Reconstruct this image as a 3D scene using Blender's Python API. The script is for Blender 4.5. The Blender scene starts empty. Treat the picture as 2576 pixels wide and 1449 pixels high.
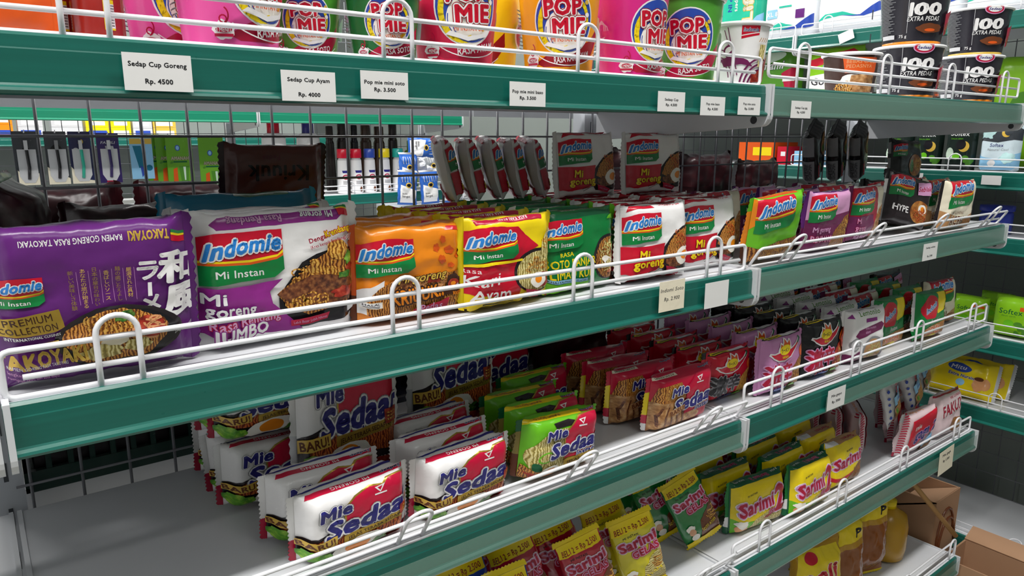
import bpy, bmesh, math, random
from mathutils import Vector, Matrix, noise, geometry
R = math.radians
scene = bpy.context.scene
col = scene.collection
# ------------------------------------------------------------------ camera
cd = bpy.data.cameras.new('camera'); cam = bpy.data.objects.new('camera', cd); col.objects.link(cam)
cd.sensor_width = 36.0; cd.lens = 36.0 * 1807.313 / 2576; cd.clip_start = 0.02
cr, cu, cf = (0.7979978, -0.60265719, 0.0019532), (0.12338678, 0.16655102, 0.9782824), (0.58989424, 0.78042621, -0.20726728)
cam.matrix_world = Matrix(((cr[0], cu[0], -cf[0], -0.88308), (cr[1], cu[1], -cf[1], -0.5999), (cr[2], cu[2], -cf[2], 1.14316), (0, 0, 0, 1)))
scene.camera = cam
# ------------------------------------------------------------------ world, lamps, exposure
w = bpy.data.worlds.new('world'); scene.world = w; w.use_nodes = True
w.node_tree.nodes['Background'].inputs[0].default_value = (.9, .95, 1, 1)
w.node_tree.nodes['Background'].inputs[1].default_value = 0.15
def area(name, loc, sx, sy, power, color=(1, .985, .96)):
    l = bpy.data.lights.new(name, 'AREA'); l.shape = 'RECTANGLE'; l.size = sx; l.size_y = sy; l.energy = power; l.color = color
    o = bpy.data.objects.new(name, l); o.location = loc; col.objects.link(o); return o
LP = [(-1.2, -.66), (.35, -.66), (-.4, -1.9), (-.9, 1.6), (.5, 1.6), (-.5, 2.95), (.8, 2.95), (-2.4, -.5)]
for x, y in LP:
    area('tube_light', (x, y, 2.86), 1.25, .14, (5 if y < -1 else 24) if y < 1 else 30)
vs = scene.view_settings
vs.view_transform = 'Standard'; vs.look = 'None'; vs.exposure = 0.35; vs.gamma = 1.0; vs.use_curve_mapping = False
# ------------------------------------------------------------------ helpers
def lin(h):
    h = h.lstrip('#'); c = [int(h[i:i + 2], 16) / 255 for i in (0, 2, 4)]
    return tuple((x / 12.92 if x <= .04045 else ((x + .055) / 1.055) ** 2.4) for x in c) + (1,)
MATS = {}
def new_mat(name, base, rough=.4, metal=0, coat=0, spec=.5, trans=0, alpha=1, bump=0, bscale=200):
    m = bpy.data.materials.new(name); m.use_nodes = True; nt = m.node_tree; b = nt.nodes['Principled BSDF']
    b.inputs['Base Color'].default_value = lin(base); b.inputs['Roughness'].default_value = rough
    b.inputs['Metallic'].default_value = metal; b.inputs['Coat Weight'].default_value = coat; b.inputs['Coat Roughness'].default_value = .12
    b.inputs['Specular IOR Level'].default_value = spec; b.inputs['Transmission Weight'].default_value = trans; b.inputs['Alpha'].default_value = alpha
    n = nt.nodes.new('ShaderNodeTexNoise'); n.inputs['Scale'].default_value = bscale
    tc = nt.nodes.new('ShaderNodeTexCoord'); nt.links.new(tc.outputs['Object'], n.inputs['Vector'])
    r = nt.nodes.new('ShaderNodeMapRange'); r.inputs[3].default_value = max(0, rough - .05); r.inputs[4].default_value = rough + .05
    nt.links.new(n.outputs['Fac'], r.inputs[0]); nt.links.new(r.outputs[0], b.inputs['Roughness'])
    if bump:
        bp = nt.nodes.new('ShaderNodeBump'); bp.inputs['Strength'].default_value = bump; bp.inputs['Distance'].default_value = .002
        nt.links.new(n.outputs['Fac'], bp.inputs['Height']); nt.links.new(bp.outputs[0], b.inputs['Normal'])
    MATS[name] = m; return m
PAL = dict(red='#c8102e', dred='#96121f', crim='#b3163c', white='#eceaea', cream='#efe6cf', blue='#2f86d8', navy='#2b2a7c', purple='#5e2270', magenta='#8e2a86',
 plum='#6d1d50', pinkb='#d59ac6', hotpink='#e0318a', green='#0f7d3c', lime='#6bbf22', dgreen='#0b5a36', yellow='#f0d416', gold='#b9983f', goldl='#d8b24a', orange='#ee8a1c',
 dorange='#d9571a', black='#17151a', dark='#241c20', brown='#6b3a20', dbrown='#3a2015', tan='#b98a5c', egg='#f4efe6', yolk='#ef8a17', teal='#0c6d8c', aqua='#1fa9a0',
 sky='#8fc4e8', grey='#8f8f92', lgrey='#c9c9cc', pblue='#2d4aa8', maroon='#561420', dmaroon='#2c0d12', ylime='#bcc41e', chili='#a6281c', leafy='#4f8a2a', peach='#e5a26e',
 cup100='#26242c', foil='#b8b8bc', sred='#c2123a', skin='#d9a27c', tgreen='#2bb59a', paper='#e4e3e2', cardb='#a98364', ink='#2a2a30', palegr='#cfe3cf', pteal='#bfe3e3', kraft='#c7a486')
NOB = ('paper', 'ink', 'cardb', 'kraft', 'egg')
def M(n):
    if n in MATS: return MATS[n]
    rg = {'paper': .7, 'ink': .7, 'cardb': .8, 'egg': .35, 'gold': .25, 'foil': .25, 'kraft': .8}.get(n, .25)
    return new_mat(n, PAL[n], rg, metal=.6 if n in ('gold', 'foil') else 0, bump=0 if n in NOB else .22, bscale=85)
def pic(name, c, scale=2.2, kind='wave', dist=7.0, rough=.35):
    m = bpy.data.materials.new(name); m.use_nodes = True; nt = m.node_tree; b = nt.nodes['Principled BSDF']; b.inputs['Roughness'].default_value = rough
    uv = nt.nodes.new('ShaderNodeTexCoord')
    if kind == 'wave':
        t = nt.nodes.new('ShaderNodeTexWave'); t.inputs['Distortion'].default_value = dist; t.inputs['Detail'].default_value = 2; t.inputs['Detail Scale'].default_value = 1.6
        t.inputs['Scale'].default_value = scale; out = t.outputs['Fac']
    elif kind == 'noise':
        t = nt.nodes.new('ShaderNodeTexNoise'); t.inputs['Scale'].default_value = scale; t.inputs['Detail'].default_value = 4; out = t.outputs['Fac']
    else:
        t = nt.nodes.new('ShaderNodeTexVoronoi'); t.inputs['Scale'].default_value = scale; out = t.outputs['Distance']
    nt.links.new(uv.outputs['UV'], t.inputs['Vector'])
    cr_ = nt.nodes.new('ShaderNodeValToRGB'); e = cr_.color_ramp.elements
    a0, a1 = (.32, .68) if kind == 'noise' else (.05, .9)
    e[0].position = a0; e[0].color = lin(c[0]); e[1].position = a1; e[1].color = lin(c[-1])
    for i, k in enumerate(c[1:-1]):
        x = e.new(a0 + (a1 - a0) * (i + 1) / (len(c) - 1)); x.color = lin(k)
    nt.links.new(out, cr_.inputs[0]); nt.links.new(cr_.outputs[0], b.inputs['Base Color']); MATS[name] = m; return m
pic('n_gold', ['#7a4312', '#c98a2c', '#e3b257'], .9)
pic('n_brown', ['#4a230e', '#91521f', '#c08438'], .9)
pic('n_fried', ['#5b2a0e', '#b06a24', '#d99a48'], 1.3)
pic('n_pale', ['#8a7a3a', '#cdb968', '#e6dba0'], .9)
pic('n_red', ['#6a200f', '#b8481c', '#db7a38'], .9)
pic('meat', ['#3c1a10', '#6f3c22', '#9a6438'], 2.2, 'noise')
pic('chicken', ['#7d4c27', '#b98550', '#dbb583'], 1.2, 'noise')
pic('lettuce', ['#2c6a18', '#5da024', '#a5d044'], 1.6, 'noise')
pic('herbs', ['#1f4a1c', '#3c7a2a', '#7a9a3c'], 2.4, 'noise')
pic('chilip', ['#5f0f0c', '#a62a1a', '#c9553a'], 1.5, 'noise')
pic('broth', ['#5a2a12', '#9a5a22', '#c48a44'], .7, 'noise')
pic('darkfilm', ['#1c0a0e', '#2a0f14', '#381318'], .5, 'noise', rough=.32)
pic('shrimp', ['#a8492c', '#d88a66', '#efd0b4'], 1.1, 'noise')
pic('tinytext', ['#2a2a2e', '#5a5a5e', '#8c8c90'], 3.2, 'noise')
def obj(name, me, parent=None, mats=None):
    o = bpy.data.objects.new(name, me); col.objects.link(o)
    if parent is not None: o.parent = parent
    return o
def tag(o, label, cat, group=None, kind=None):
    if kind: o['kind'] = kind
    if label: o['label'] = label
    if cat: o['category'] = cat
    if group: o['group'] = group
    return o
class MB:
    def __init__(s): s.v = []; s.f = []; s.m = []; s.uv = []; s.sm = []; s.mats = []
    def mi(s, mat):
        mat = M(mat) if isinstance(mat, str) else mat
        if mat not in s.mats: s.mats.append(mat)
        return s.mats.index(mat)
    def add(s, vs_, fs, mat, smooth=False):
        k = len(s.v); vs_ = list(vs_); s.v += [tuple(x) for x in vs_]; i = s.mi(mat)
        if s.uv: s.uv += [(x[0] * 100, x[2] * 100) for x in vs_]
        for f in fs: s.f.append([k + a for a in f]); s.m.append(i); s.sm.append(smooth)
    def box(s, a, b, mat):
        x0, y0, z0 = a; x1, y1, z1 = b
        s.add([(x0, y0, z0), (x1, y0, z0), (x1, y1, z0), (x0, y1, z0), (x0, y0, z1), (x1, y0, z1), (x1, y1, z1), (x0, y1, z1)],
              [(0, 3, 2, 1), (4, 5, 6, 7), (0, 1, 5, 4), (1, 2, 6, 5), (2, 3, 7, 6), (3, 0, 4, 7)], mat)
    def tube(s, pts, r, mat, n=8, closed=False):
        pts = [Vector(p) for p in pts]; L = len(pts); rings = []
        for i, p in enumerate(pts):
            if closed: d = pts[(i + 1) % L] - pts[i - 1]
            else: d = pts[min(i + 1, L - 1)] - pts[max(i - 1, 0)]
            d.normalize(); a = Vector((0, 0, 1)) if abs(d.z) < .9 else Vector((0, 1, 0))
            if i and abs(prev.dot(d)) < .98: a = prev
            e1 = (a - d * a.dot(d)).normalized(); prev = e1; e2 = d.cross(e1)
            rings.append([p + (e1 * math.cos(6.28318 * k / n) + e2 * math.sin(6.28318 * k / n)) * r for k in range(n)])
        vs_ = [q for g in rings for q in g]; fs = []
        for i in range(L if closed else L - 1):
            j = (i + 1) % L
            for k in range(n): fs.append((i * n + k, i * n + (k + 1) % n, j * n + (k + 1) % n, j * n + k))
        if not closed: fs += [tuple(range(n))[::-1], tuple((L - 1) * n + k for k in range(n))]
        s.add(vs_, fs, mat, True)
    def extr(s, prof, x0, x1, mat, axis=0, cap=True, smooth=False):   # profile in the two other axes
        n = len(prof)
        def P(x, a, b): return (x, a, b) if axis == 0 else ((a, x, b) if axis == 1 else (a, b, x))
        vs_ = [P(x0, *p) for p in prof] + [P(x1, *p) for p in prof]
        fs = [(i, (i + 1) % n, n + (i + 1) % n, n + i) for i in range(n)]
        if cap: fs += [tuple(range(n))[::-1], tuple(range(n, 2 * n))]
        s.add(vs_, fs, mat, smooth)
    def lathe(s, prof, mat, n=28, c=(0, 0), cap=True):
        vs_ = [(c[0] + r * math.cos(6.28318 * k / n), c[1] + r * math.sin(6.28318 * k / n), z) for r, z in prof for k in range(n)]; fs = []
        for i in range(len(prof) - 1):
            for k in range(n): fs.append((i * n + k, i * n + (k + 1) % n, (i + 1) * n + (k + 1) % n, (i + 1) * n + k))
        if cap: fs += [tuple(range(n))[::-1], tuple((len(prof) - 1) * n + k for k in range(n))]
        s.add(vs_, fs, mat, True)
    def mesh(s, name):
        me = bpy.data.meshes.new(name); me.from_pydata(s.v, [], s.f)
        for m in s.mats: me.materials.append(m)
        me.polygons.foreach_set('material_index', s.m); me.polygons.foreach_set('use_smooth', s.sm)
        if s.uv:
            u = me.uv_layers.new(name='UVMap'); d = []
            for f in s.f:
                for k in f: d += s.uv[k]
            u.data.foreach_set('uv', d)
        me.validate(); me.update(); return me
    def build(s, name, parent=None): return obj(name, s.mesh(name), parent)
def smooth_by_angle(o, a=40):
    o.data.shade_smooth() if hasattr(o.data, 'shade_smooth') else None
# ------------------------------------------------------------------ flat artwork that is laid onto curved wrappers
GL = {}
def glyph(txt, sh):
    """triangles and outline edges of a line of text"""
    k = (txt, round(sh, 2))
    if k in GL: return GL[k]
    c = bpy.data.curves.new('t', 'FONT'); c.body = txt; c.shear = sh; c.resolution_u = 2; c.space_line = .95; c.space_character = 1.05
    o = bpy.data.objects.new('t', c); col.objects.link(o)
    dg = bpy.context.evaluated_depsgraph_get(); oe = o.evaluated_get(dg); me = oe.to_mesh(); me.calc_loop_triangles()
    P = [(x.co.x, x.co.y) for x in me.vertices]; t = []; ed = {}
    for q in me.loop_triangles:
        v = [(round(P[i][0], 4), round(P[i][1], 4)) for i in q.vertices]; t.append(v)
        for i in range(3):
            e = tuple(sorted((v[i], v[(i + 1) % 3]))); ed[e] = ed.get(e, 0) + 1
    oe.to_mesh_clear(); bpy.data.objects.remove(o); bpy.data.curves.remove(c); GL[k] = (t, [e for e, n in ed.items() if n == 1]); return GL[k]
def stroke_quads(edges, wd):
    out = []
    for (x0, z0), (x1, z1) in edges:
        L = math.hypot(x1 - x0, z1 - z0)
        if L < 1e-6: continue
        ux, uz = (x1 - x0) / L * wd, (z1 - z0) / L * wd
        out.append([(x0 - uz, z0 + ux), (x0 - ux * .8 - uz * .4, z0 - uz * .8 + ux * .4), (x0 - ux * .8 + uz * .4, z0 - uz * .8 - ux * .4), (x0 + uz, z0 - ux), (x1 + uz, z1 - ux), (x1 + ux * .8 + uz * .4, z1 + uz * .8 - ux * .4), (x1 + ux * .8 - uz * .4, z1 + uz * .8 + ux * .4), (x1 - uz, z1 + ux)])
    return out
class Art:
    def __init__(s): s.p = []; s.xf = None
    def put(s, mat, polys):
        if s.xf:
            sc, a, dx, dz = s.xf; ca, sa = math.cos(R(a)) * sc, math.sin(R(a)) * sc
            polys = [[(x * ca - z * sa + dx, x * sa + z * ca + dz) for x, z in q] for q in polys]
        s.p.append((mat, polys))
    def P(s, mat, *pts):
        tr = geometry.tessellate_polygon([[Vector((x, z, 0)) for x, z in pts]])
        s.put(mat, [[pts[i] for i in t] for t in tr])
    def B(s, mat, x0, z0, x1, z1, sk=0): s.put(mat, [[(x0, z0), (x1, z0 + sk), (x1, z1 + sk), (x0, z1)]])
    def E(s, mat, cx, cz, rx, rz=None, rot=0, n=26, a0=0, a1=360, wob=0):
        rz = rz or rx; ca, sa = math.cos(R(rot)), math.sin(R(rot)); q = []
        for k in range(n + (a1 - a0 < 360)):
            t = R(a0 + (a1 - a0) * k / n); g = 1 + wob * math.sin(t * 5 + cx * 7) + wob * .6 * math.sin(t * 9 + cz * 3)
            x, z = rx * math.cos(t) * g, rz * math.sin(t) * g; q.append((cx + x * ca - z * sa, cz + x * sa + z * ca))
        if wob: s.put(mat, [[(cx, cz), q[i], q[(i + 1) % len(q)]] for i in range(len(q))])
        else: s.put(mat, [q])
    def S(s, mat, pts, wd):      # stroke along points
        out = []
        for i in range(len(pts) - 1):
            (x0, z0), (x1, z1) = pts[i], pts[i + 1]; L = math.hypot(x1 - x0, z1 - z0) or 1; nx, nz = -(z1 - z0) / L * wd / 2, (x1 - x0) / L * wd / 2
            ex, ez = (x1 - x0) / L * wd * .3, (z1 - z0) / L * wd * .3
            out.append([(x0 + nx - ex, z0 + nz - ez), (x0 - nx - ex, z0 - nz - ez), (x1 - nx + ex, z1 - nz + ez), (x1 + nx + ex, z1 + nz + ez)])
        s.put(mat, out)
    def arc(s, mat, cx, cz, rx, rz, a0, a1, wd, n=10):
        s.S(mat, [(cx + rx * math.cos(R(a0 + (a1 - a0) * k / n)), cz + rz * math.sin(R(a0 + (a1 - a0) * k / n))) for k in range(n + 1)], wd)
    def T(s, mat, txt, x, z, h, rot=0, b=.0, sh=0, sx=1, o=None, ow=.05, w=None, al='c', o2=None, wave=0):
        b *= .62
        def lay(off, m):
            t0, ed = glyph(txt, sh); t = t0 + (stroke_quads(ed, off) if off > 0 else [])
            xs = [p[0] for q in t0 for p in q]; zs = [p[1] for q in t0 for p in q]
            if not xs: return
            x0, x1, z0, z1 = min(xs), max(xs), min(zs), max(zs); k = h / .72; kx = k * sx if w is None else w / max(1e-6, x1 - x0)
            ax = {'c': (x0 + x1) / 2, 'l': x0, 'r': x1}[al]; az = .36 if '\n' not in txt else (z0 + z1) / 2; ca, sa = math.cos(R(rot)), math.sin(R(rot)); out = []
            for q in t:
                r = []
                for px, pz in q:
                    X, Z = (px - ax) * kx, (pz - az) * k; Z += wave * X * X
                    r.append((x + X * ca - Z * sa, z + X * sa + Z * ca))
                out.append(r)
            s.put(m, out)
        if o2: lay(b + ow * 1.6, o2)
        if o: lay(b + ow, o)
        lay(b, mat)
    def noodles(s, mat, cx, cz, rx, rz, n=40, wd=.16, seed=1, a0=0):
        rr = random.Random(seed); out = []
        for _ in range(n):
            t, g = rr.uniform(0, 6.283), math.sqrt(rr.random()) * .82
            x, z = cx + rx * g * math.cos(t), cz + rz * g * math.sin(t); r = rr.uniform(.3, .75); a = rr.uniform(0, 6.28); sp = rr.uniform(1.6, 3.6)
            pts = [(x + r * math.cos(a + sp * k / 7) + .05 * k, z + .62 * r * math.sin(a + sp * k / 7)) for k in range(8)]
            for i in range(7):
                (p0, q0), (p1, q1) = pts[i], pts[i + 1]; L = math.hypot(p1 - p0, q1 - q0) or 1; nx, nz = -(q1 - q0) / L * wd / 2, (p1 - p0) / L * wd / 2
                out.append([(p0 + nx, q0 + nz), (p0 - nx, q0 - nz), (p1 - nx, q1 - nz), (p1 + nx, q1 + nz)])
        s.put(mat, out)
    def egg(s, x, z, r, rot=0):
        s.E('egg', x, z, r, r * .8, rot, wob=.035); s.E('yolk', x + r * .05, z + r * .05, r * .45, r * .42, rot)
    def indo(s, x, z, k=1.0, rot=0, band=True, instan=True, wide=5.6):
        old = s.xf; s.xf = (k, rot, x, z); W = wide
        s.P('red', (0, 2.2), (W, 2.2), (W, .5), (W - .4, .1), (3.2, -.15), (1.5, -.1), (0, .1))
        s.P('yellow', (0, .1), (1.5, -.1), (3.2, -.15), (W - .4, .1), (W, .5), (W, .1), (W - .5, -.25), (3.2, -.5), (1.5, -.42), (0, -.3))
        s.P('dorange', (0, -.1), (1.5, -.28), (3.2, -.34), (W - .5, -.1), (W, .24), (W, -.02), (W - .5, -.3), (3.2, -.55), (1.5, -.47), (0, -.35))
        if instan:
            s.P('green', (0, -.35), (1.5, -.47), (3.2, -.55), (W - .5, -.3), (W, -.02), (W + .05, -1.2), (W - .7, -1.8), (2.5, -1.9), (0, -2.2))
            s.T('white', 'Mi Instan', 2.5, -1.2, .62, b=.02)
        s.T('blue', 'Indomie', W * .5, 1.1, 1.35, rot=6, b=.06, sh=.4, o='white', ow=.07, w=W * .93, wave=-.02)
        s.xf = old
def clip_half(poly, f):
    out = []; n = len(poly)
    for i in range(n):
        a, b = poly[i], poly[(i + 1) % n]; fa, fb = f(a), f(b)
        if fa >= 0: out.append(a)
        if (fa > 0 and fb < 0) or (fa < 0 and fb > 0):
            t = fa / (fa - fb); out.append((a[0] + (b[0] - a[0]) * t, a[1] + (b[1] - a[1]) * t))
    return out
def split_cells(poly, f):
    """cut a convex polygon along integer values of f"""
    vals = [f(p) for p in poly]; lo, hi = math.floor(min(vals) + 1e-6), math.ceil(max(vals) - 1e-6)
    if hi - lo <= 1: return [poly]
    out = []; rest = poly
    for k in range(lo + 1, hi):
        a = clip_half(rest, lambda p: k - f(p)); rest = clip_half(rest, lambda p: f(p) - k)
        if len(a) > 2: out.append(a)
        if len(rest) < 3: return out
    out.append(rest); return out
class Surf:
    """grid surface: P[i][j] in metres, art coordinates (cm) -> grid index"""
    def __init__(s, P, x0, x1, z0, z1, closed_j=False):
        s.P = P; s.nu = len(P) - 1; s.nv = len(P[0]) - 1; s.x0, s.x1, s.z0, s.z1 = x0, x1, z0, z1; nu, nv = s.nu, s.nv; s.N = []
        for i in range(nu + 1):
            row = []
            for j in range(nv + 1):
                du = P[min(i + 1, nu)][j] - P[max(i - 1, 0)][j]
                j0, j1 = j - 1, j + 1
                if closed_j: j0 = j0 if j0 >= 0 else nv - 1; j1 = j1 if j1 <= nv else 1
                else: j0, j1 = max(j0, 0), min(j1, nv)
                n = du.cross(P[i][j1] - P[i][j0]); row.append(n.normalized() if n.length > 1e-12 else Vector((0, -1, 0)))
            s.N.append(row)
    def at(s, a, b, off):
        i = min(max(int(math.floor(a)), 0), s.nu - 1); j = min(max(int(math.floor(b)), 0), s.nv - 1); f, g = a - i, b - j
        def itp(G):
            A, B_, C_, D_ = G[i][j], G[i + 1][j], G[i + 1][j + 1], G[i][j + 1]
            return A + (B_ - A) * f + (C_ - B_) * g if g <= f else A + (D_ - A) * g + (C_ - D_) * f
        return itp(s.P) + itp(s.N).normalized() * off
    def emit(s, mb, base, art, layer=.00011, basemat=None):
        nu, nv = s.nu, s.nv; k0 = len(mb.v); mi = mb.mi(base)
        mb.uv += [(0, 0)] * (len(mb.v) - len(mb.uv))
        for i in range(nu + 1):
            for j in range(nv + 1):
                mb.v.append(tuple(s.P[i][j])); mb.uv.append((s.x0 + (s.x1 - s.x0) * i / nu, s.z0 + (s.z1 - s.z0) * j / nv))
        I = lambda i, j: k0 + i * (nv + 1) + j
        for i in range(nu):
            for j in range(nv):
                mb.f += [[I(i, j), I(i + 1, j), I(i + 1, j + 1)], [I(i, j), I(i + 1, j + 1), I(i, j + 1)]]; mb.m += [mi, mi]; mb.sm += [True, True]
        fx, fz = nu / (s.x1 - s.x0), nv / (s.z1 - s.z0); lay = 0
        for mat, polys in art.p:
            lay += 1; mi = mb.mi(mat); dd = {}
            for q in polys:
                q = [((x - s.x0) * fx, (z - s.z0) * fz) for x, z in q]
                ar = sum(q[i][0] * q[(i + 1) % len(q)][1] - q[(i + 1) % len(q)][0] * q[i][1] for i in range(len(q)))
                if abs(ar) < 1e-9: continue
                if ar < 0: q = q[::-1]
                for f in (lambda p: p[0] - .02, lambda p: nu - .02 - p[0], lambda p: p[1] - .01, lambda p: nv - .01 - p[1]):
                    if q and min(f(p) for p in q) < 0: q = clip_half(q, f)
                if len(q) < 3: continue
                for c1 in split_cells(q, lambda p: p[0]):
                    for c2 in split_cells(c1, lambda p: p[1]):
                        for c3 in split_cells(c2, lambda p: p[1] - p[0]):
                            ids = []
                            for a, b in c3:
                                key = (round(a, 4), round(b, 4))
                                if key not in dd:
                                    dd[key] = len(mb.v); mb.v.append(tuple(s.at(a, b, layer * lay))); mb.uv.append((s.x0 + a / fx, s.z0 + b / fz))
                                if dd[key] not in ids: ids.append(dd[key])
                            if len(ids) > 2: mb.f.append(ids); mb.m.append(mi); mb.sm.append(True)
def superell(a, b, n, m=72):
    pts = []
    for k in range(m + 1):
        t = -math.pi + 2 * math.pi * k / m    # start at the back, go up over?  t=0 is the front
        c, s_ = math.cos(t), math.sin(t)
        pts.append((-math.copysign(abs(c) ** (2 / n), c) * b, math.copysign(abs(s_) ** (2 / n), s_) * a))
    return pts                                # (y, z): front (y=-b) in the middle of the list
def pillow(wc, hc, tc, art, base, seed=0, flare=.45, crump=.1, n=4.8, vertical=False, pitch=.5, end=.17):
    """wc x hc x tc in cm, returns (mesh body, half end height, perimeter)"""
    per = 0; q = superell(hc / 2, tc / 2, n); per = sum(math.dist(q[i], q[i + 1]) for i in range(len(q) - 1))
    nu = max(8, round(wc / pitch)); nv = max(12, 2 * round(per / pitch / 2)); P = []
    he = hc + flare * (per / 2 - hc)
    for i in range(nu + 1):
        u = -wc / 2 + wc * i / nu; k = abs(u) / (wc / 2); f = max(0, (k - (1 - end * 1.6)) / (end * 1.6)); f = f * f * (3 - 2 * f) if k < .9999 else 1
        f = f ** 1.5
        h = hc + (he - hc) * f; t = tc * (1 - f) * (1 - .07 * k * k) + .06
        q = superell(h / 2, t / 2, n - 1.6 * f); L = [0]
        for a in range(len(q) - 1): L.append(L[-1] + math.dist(q[a], q[a + 1]))
        row = []; a = 0
        for j in range(nv + 1):
            d = L[-1] * j / nv
            while a < len(L) - 2 and L[a + 1] < d: a += 1
            g = (d - L[a]) / max(1e-9, L[a + 1] - L[a]); y, z = q[a][0] + (q[a + 1][0] - q[a][0]) * g, q[a][1] + (q[a + 1][1] - q[a][1]) * g
            sv = -per / 2 + per * j / nv; jj = sv if j < nv else -per / 2
            th = 2 * math.pi * j / nv
            w_ = noise.noise(Vector((u * .3 + seed * 7.1, 2.2 * math.cos(th), 2.2 * math.sin(th) + seed))) * crump * 2.0
            w_ += noise.noise(Vector((u * .9 + seed * 3.3, 4.5 * math.cos(th), 4.5 * math.sin(th)))) * crump * 1.0
            w_ += math.sin(th * 13 + seed + 2 * noise.noise(Vector((seed, u, th)))) * crump * .9 * (f * (1 - f) * 4)
            w_ *= (1 - f * .9); dy, dz = -math.cos(th - math.pi) , math.sin(th - math.pi)
            row.append(Vector((u, y + dy * w_, z + dz * w_)) * .01)
        P.append(row)
    mb = MB(); S_ = Surf(P, -wc / 2, wc / 2, -per / 2, per / 2, True)
    if vertical:
        a2 = Art(); a2.p = [(m, [[(z, -x) for x, z in q] for q in ps]) for m, ps in art.p]; art = a2
    S_.emit(mb, base, art)
    return mb, he / 2, per
def seal(wc, he, side, bands, seed=0, length=.75, bend=.25):
    """crimped end flap; bands = [(z0, z1, mat)] in fractions of the height"""
    mb = MB(); nz, nx = 30, 8
    for lo, hi, mat in bands:
        vs_ = []; fs = []; k0, k1 = int(round(lo * nz)), int(round(hi * nz)); n = k1 - k0
        for face in (0, 1):
            for i in range(nx + 1):
                for k in range(k0, k1 + 1):
                    z = he * (-1 + 2 * k / nz) * (1 - .04 * i / nx); x = wc / 2 - .06 + length * i / nx
                    if i == nx: x += .09 * (1 if k % 2 else -1)
                    y = .035 * (1 if i % 2 else -1) * (0 if i < 1 else 1) + bend * (i / nx) ** 2 * noise.noise(Vector((seed * 5.3, z * .35, side))) * 2.4
                    y += (.02 if face else -.02) + .32 * (i / nx) ** 1.5; vs_.append((side * x * .01, y * .01, z * .01))
        m = (nx + 1) * (n + 1)
        for face in (0, 1):
            for i in range(nx):
                for k in range(n):
                    a = face * m + i * (n + 1) + k; f = (a, a + n + 1, a + n + 2, a + 1); fs.append(f if face == 0 else f[::-1])
        for k in range(n):
            a = nx * (n + 1) + k; fs.append((a, a + m, a + m + 1, a + 1))
        mb.add(vs_, fs, mat, True)
    return mb
PK = {}
def pack_meshes(key, wc, hc, tc, art, base, seals, seed=0, vertical=False, az=1, **kw):
    if az != 1: art.p = [(m, [[(x, z * az) for x, z in q] for q in ps]) for m, ps in art.p]
    mb, he, per = pillow(wc, hc, tc, art, base, seed, vertical=vertical, **kw)
    rot = Matrix.Rotation(R(-90), 4, 'Y') if vertical else Matrix.Identity(4)
    up = (wc / 2 + .9) if vertical else he
    ms = []
    for k, m in enumerate([mb] + ([seal(wc, he, -1, seals[0], seed), seal(wc, he, 1, seals[1], seed + 3)] if seals else [])):
        me = m.mesh(key + ('_wrapper' if k == 0 else '_seal')); me.transform(Matrix.Translation((0, 0, up * .01)) @ rot); ms.append(me)
    PK[key] = dict(ms=ms, t=tc * .01, up=up * .01, hc=(wc if vertical else hc) * .01)
def mrot(yaw, lean, roll):
    return Matrix.Rotation(R(yaw), 4, 'Z') @ Matrix.Rotation(R(lean), 4, 'X') @ Matrix.Rotation(R(roll), 4, 'Y')
ORD = ['front', 'second', 'third', 'fourth', 'fifth', 'sixth', 'seventh', 'eighth', 'ninth', 'tenth']
def pack(key, c, z, yaw=0, lean=-3, roll=0, label='', group=None, cat='packet', name='noodle_packet', sc=1, face=True, root=None, part='end_seal'):
    """c = (x, y) of the centre of the front face; the lowest point rests at height z"""
    d = PK[key] if key in PK else (DES[key](), PK[key])[1]
    m = mrot(yaw, lean, roll) @ Matrix.Scale(sc, 4)
    lo = min((m @ v.co).z for me in d['ms'] for v in me.vertices)
    f = m @ Vector((0, -d['t'] / 2 if face else 0, d['up']))
    m = Matrix.Translation((c[0] - f.x, c[1] - f.y, z - lo + .0008)) @ m
    o = obj(name, d['ms'][0]); o.matrix_world = m
    for me in d['ms'][1:]: obj(part, me, o)
    tag(o, label, cat, group); return o
DES = {}
def design(f): DES[f.__name__] = f; return f
# ------------------------------------------------------------------ setting
new_mat('wallpaint', '#c9ccd0', .8, bump=.05, bscale=60); new_mat('wallgrey', '#6f7672', .7, bump=.05, bscale=60); new_mat('ceilingpaint', '#dfe0e0', .85, bump=.05, bscale=90)
fl = new_mat('floortile', '#a9a79f', .3, spec=.5); nt = fl.node_tree; bk = nt.nodes.new('ShaderNodeTexBrick'); bk.offset = 0
for k, v in (('Scale', 1.0), ('Mortar Size', .004), ('Brick Width', .4), ('Row Height', .4)): bk.inputs[k].default_value = v
bk.inputs['Color1'].default_value = lin('#a9a69c'); bk.inputs['Color2'].default_value = lin('#a19e95'); bk.inputs['Mortar'].default_value = lin('#77756f')
tc_ = nt.nodes.new('ShaderNodeTexCoord'); nt.links.new(tc_.outputs['Object'], bk.inputs['Vector']); nt.links.new(bk.outputs['Color'], nt.nodes['Principled BSDF'].inputs['Base Color'])
X0, X1, Y0, Y1, ZC = -3.6, 1.46, -2.7, 5.2, 2.95
def struct(name, a, b, mat): m = MB(); m.box(a, b, mat); o = m.build(name); o['kind'] = 'structure'; return o
struct('floor', (X0 - .1, Y0 - .1, -.1), (X1 + .1, Y1 + .1, 0), 'floortile'); struct('ceiling', (X0 - .1, Y0 - .1, ZC), (X1 + .1, Y1 + .1, ZC + .1), 'ceilingpaint')
struct('wall_left', (X0 - .1, Y0, 0), (X0, Y1, ZC), 'wallpaint'); struct('wall_right', (X1, Y0, 0), (X1 + .1, Y1, ZC), 'wallgrey')
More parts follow.
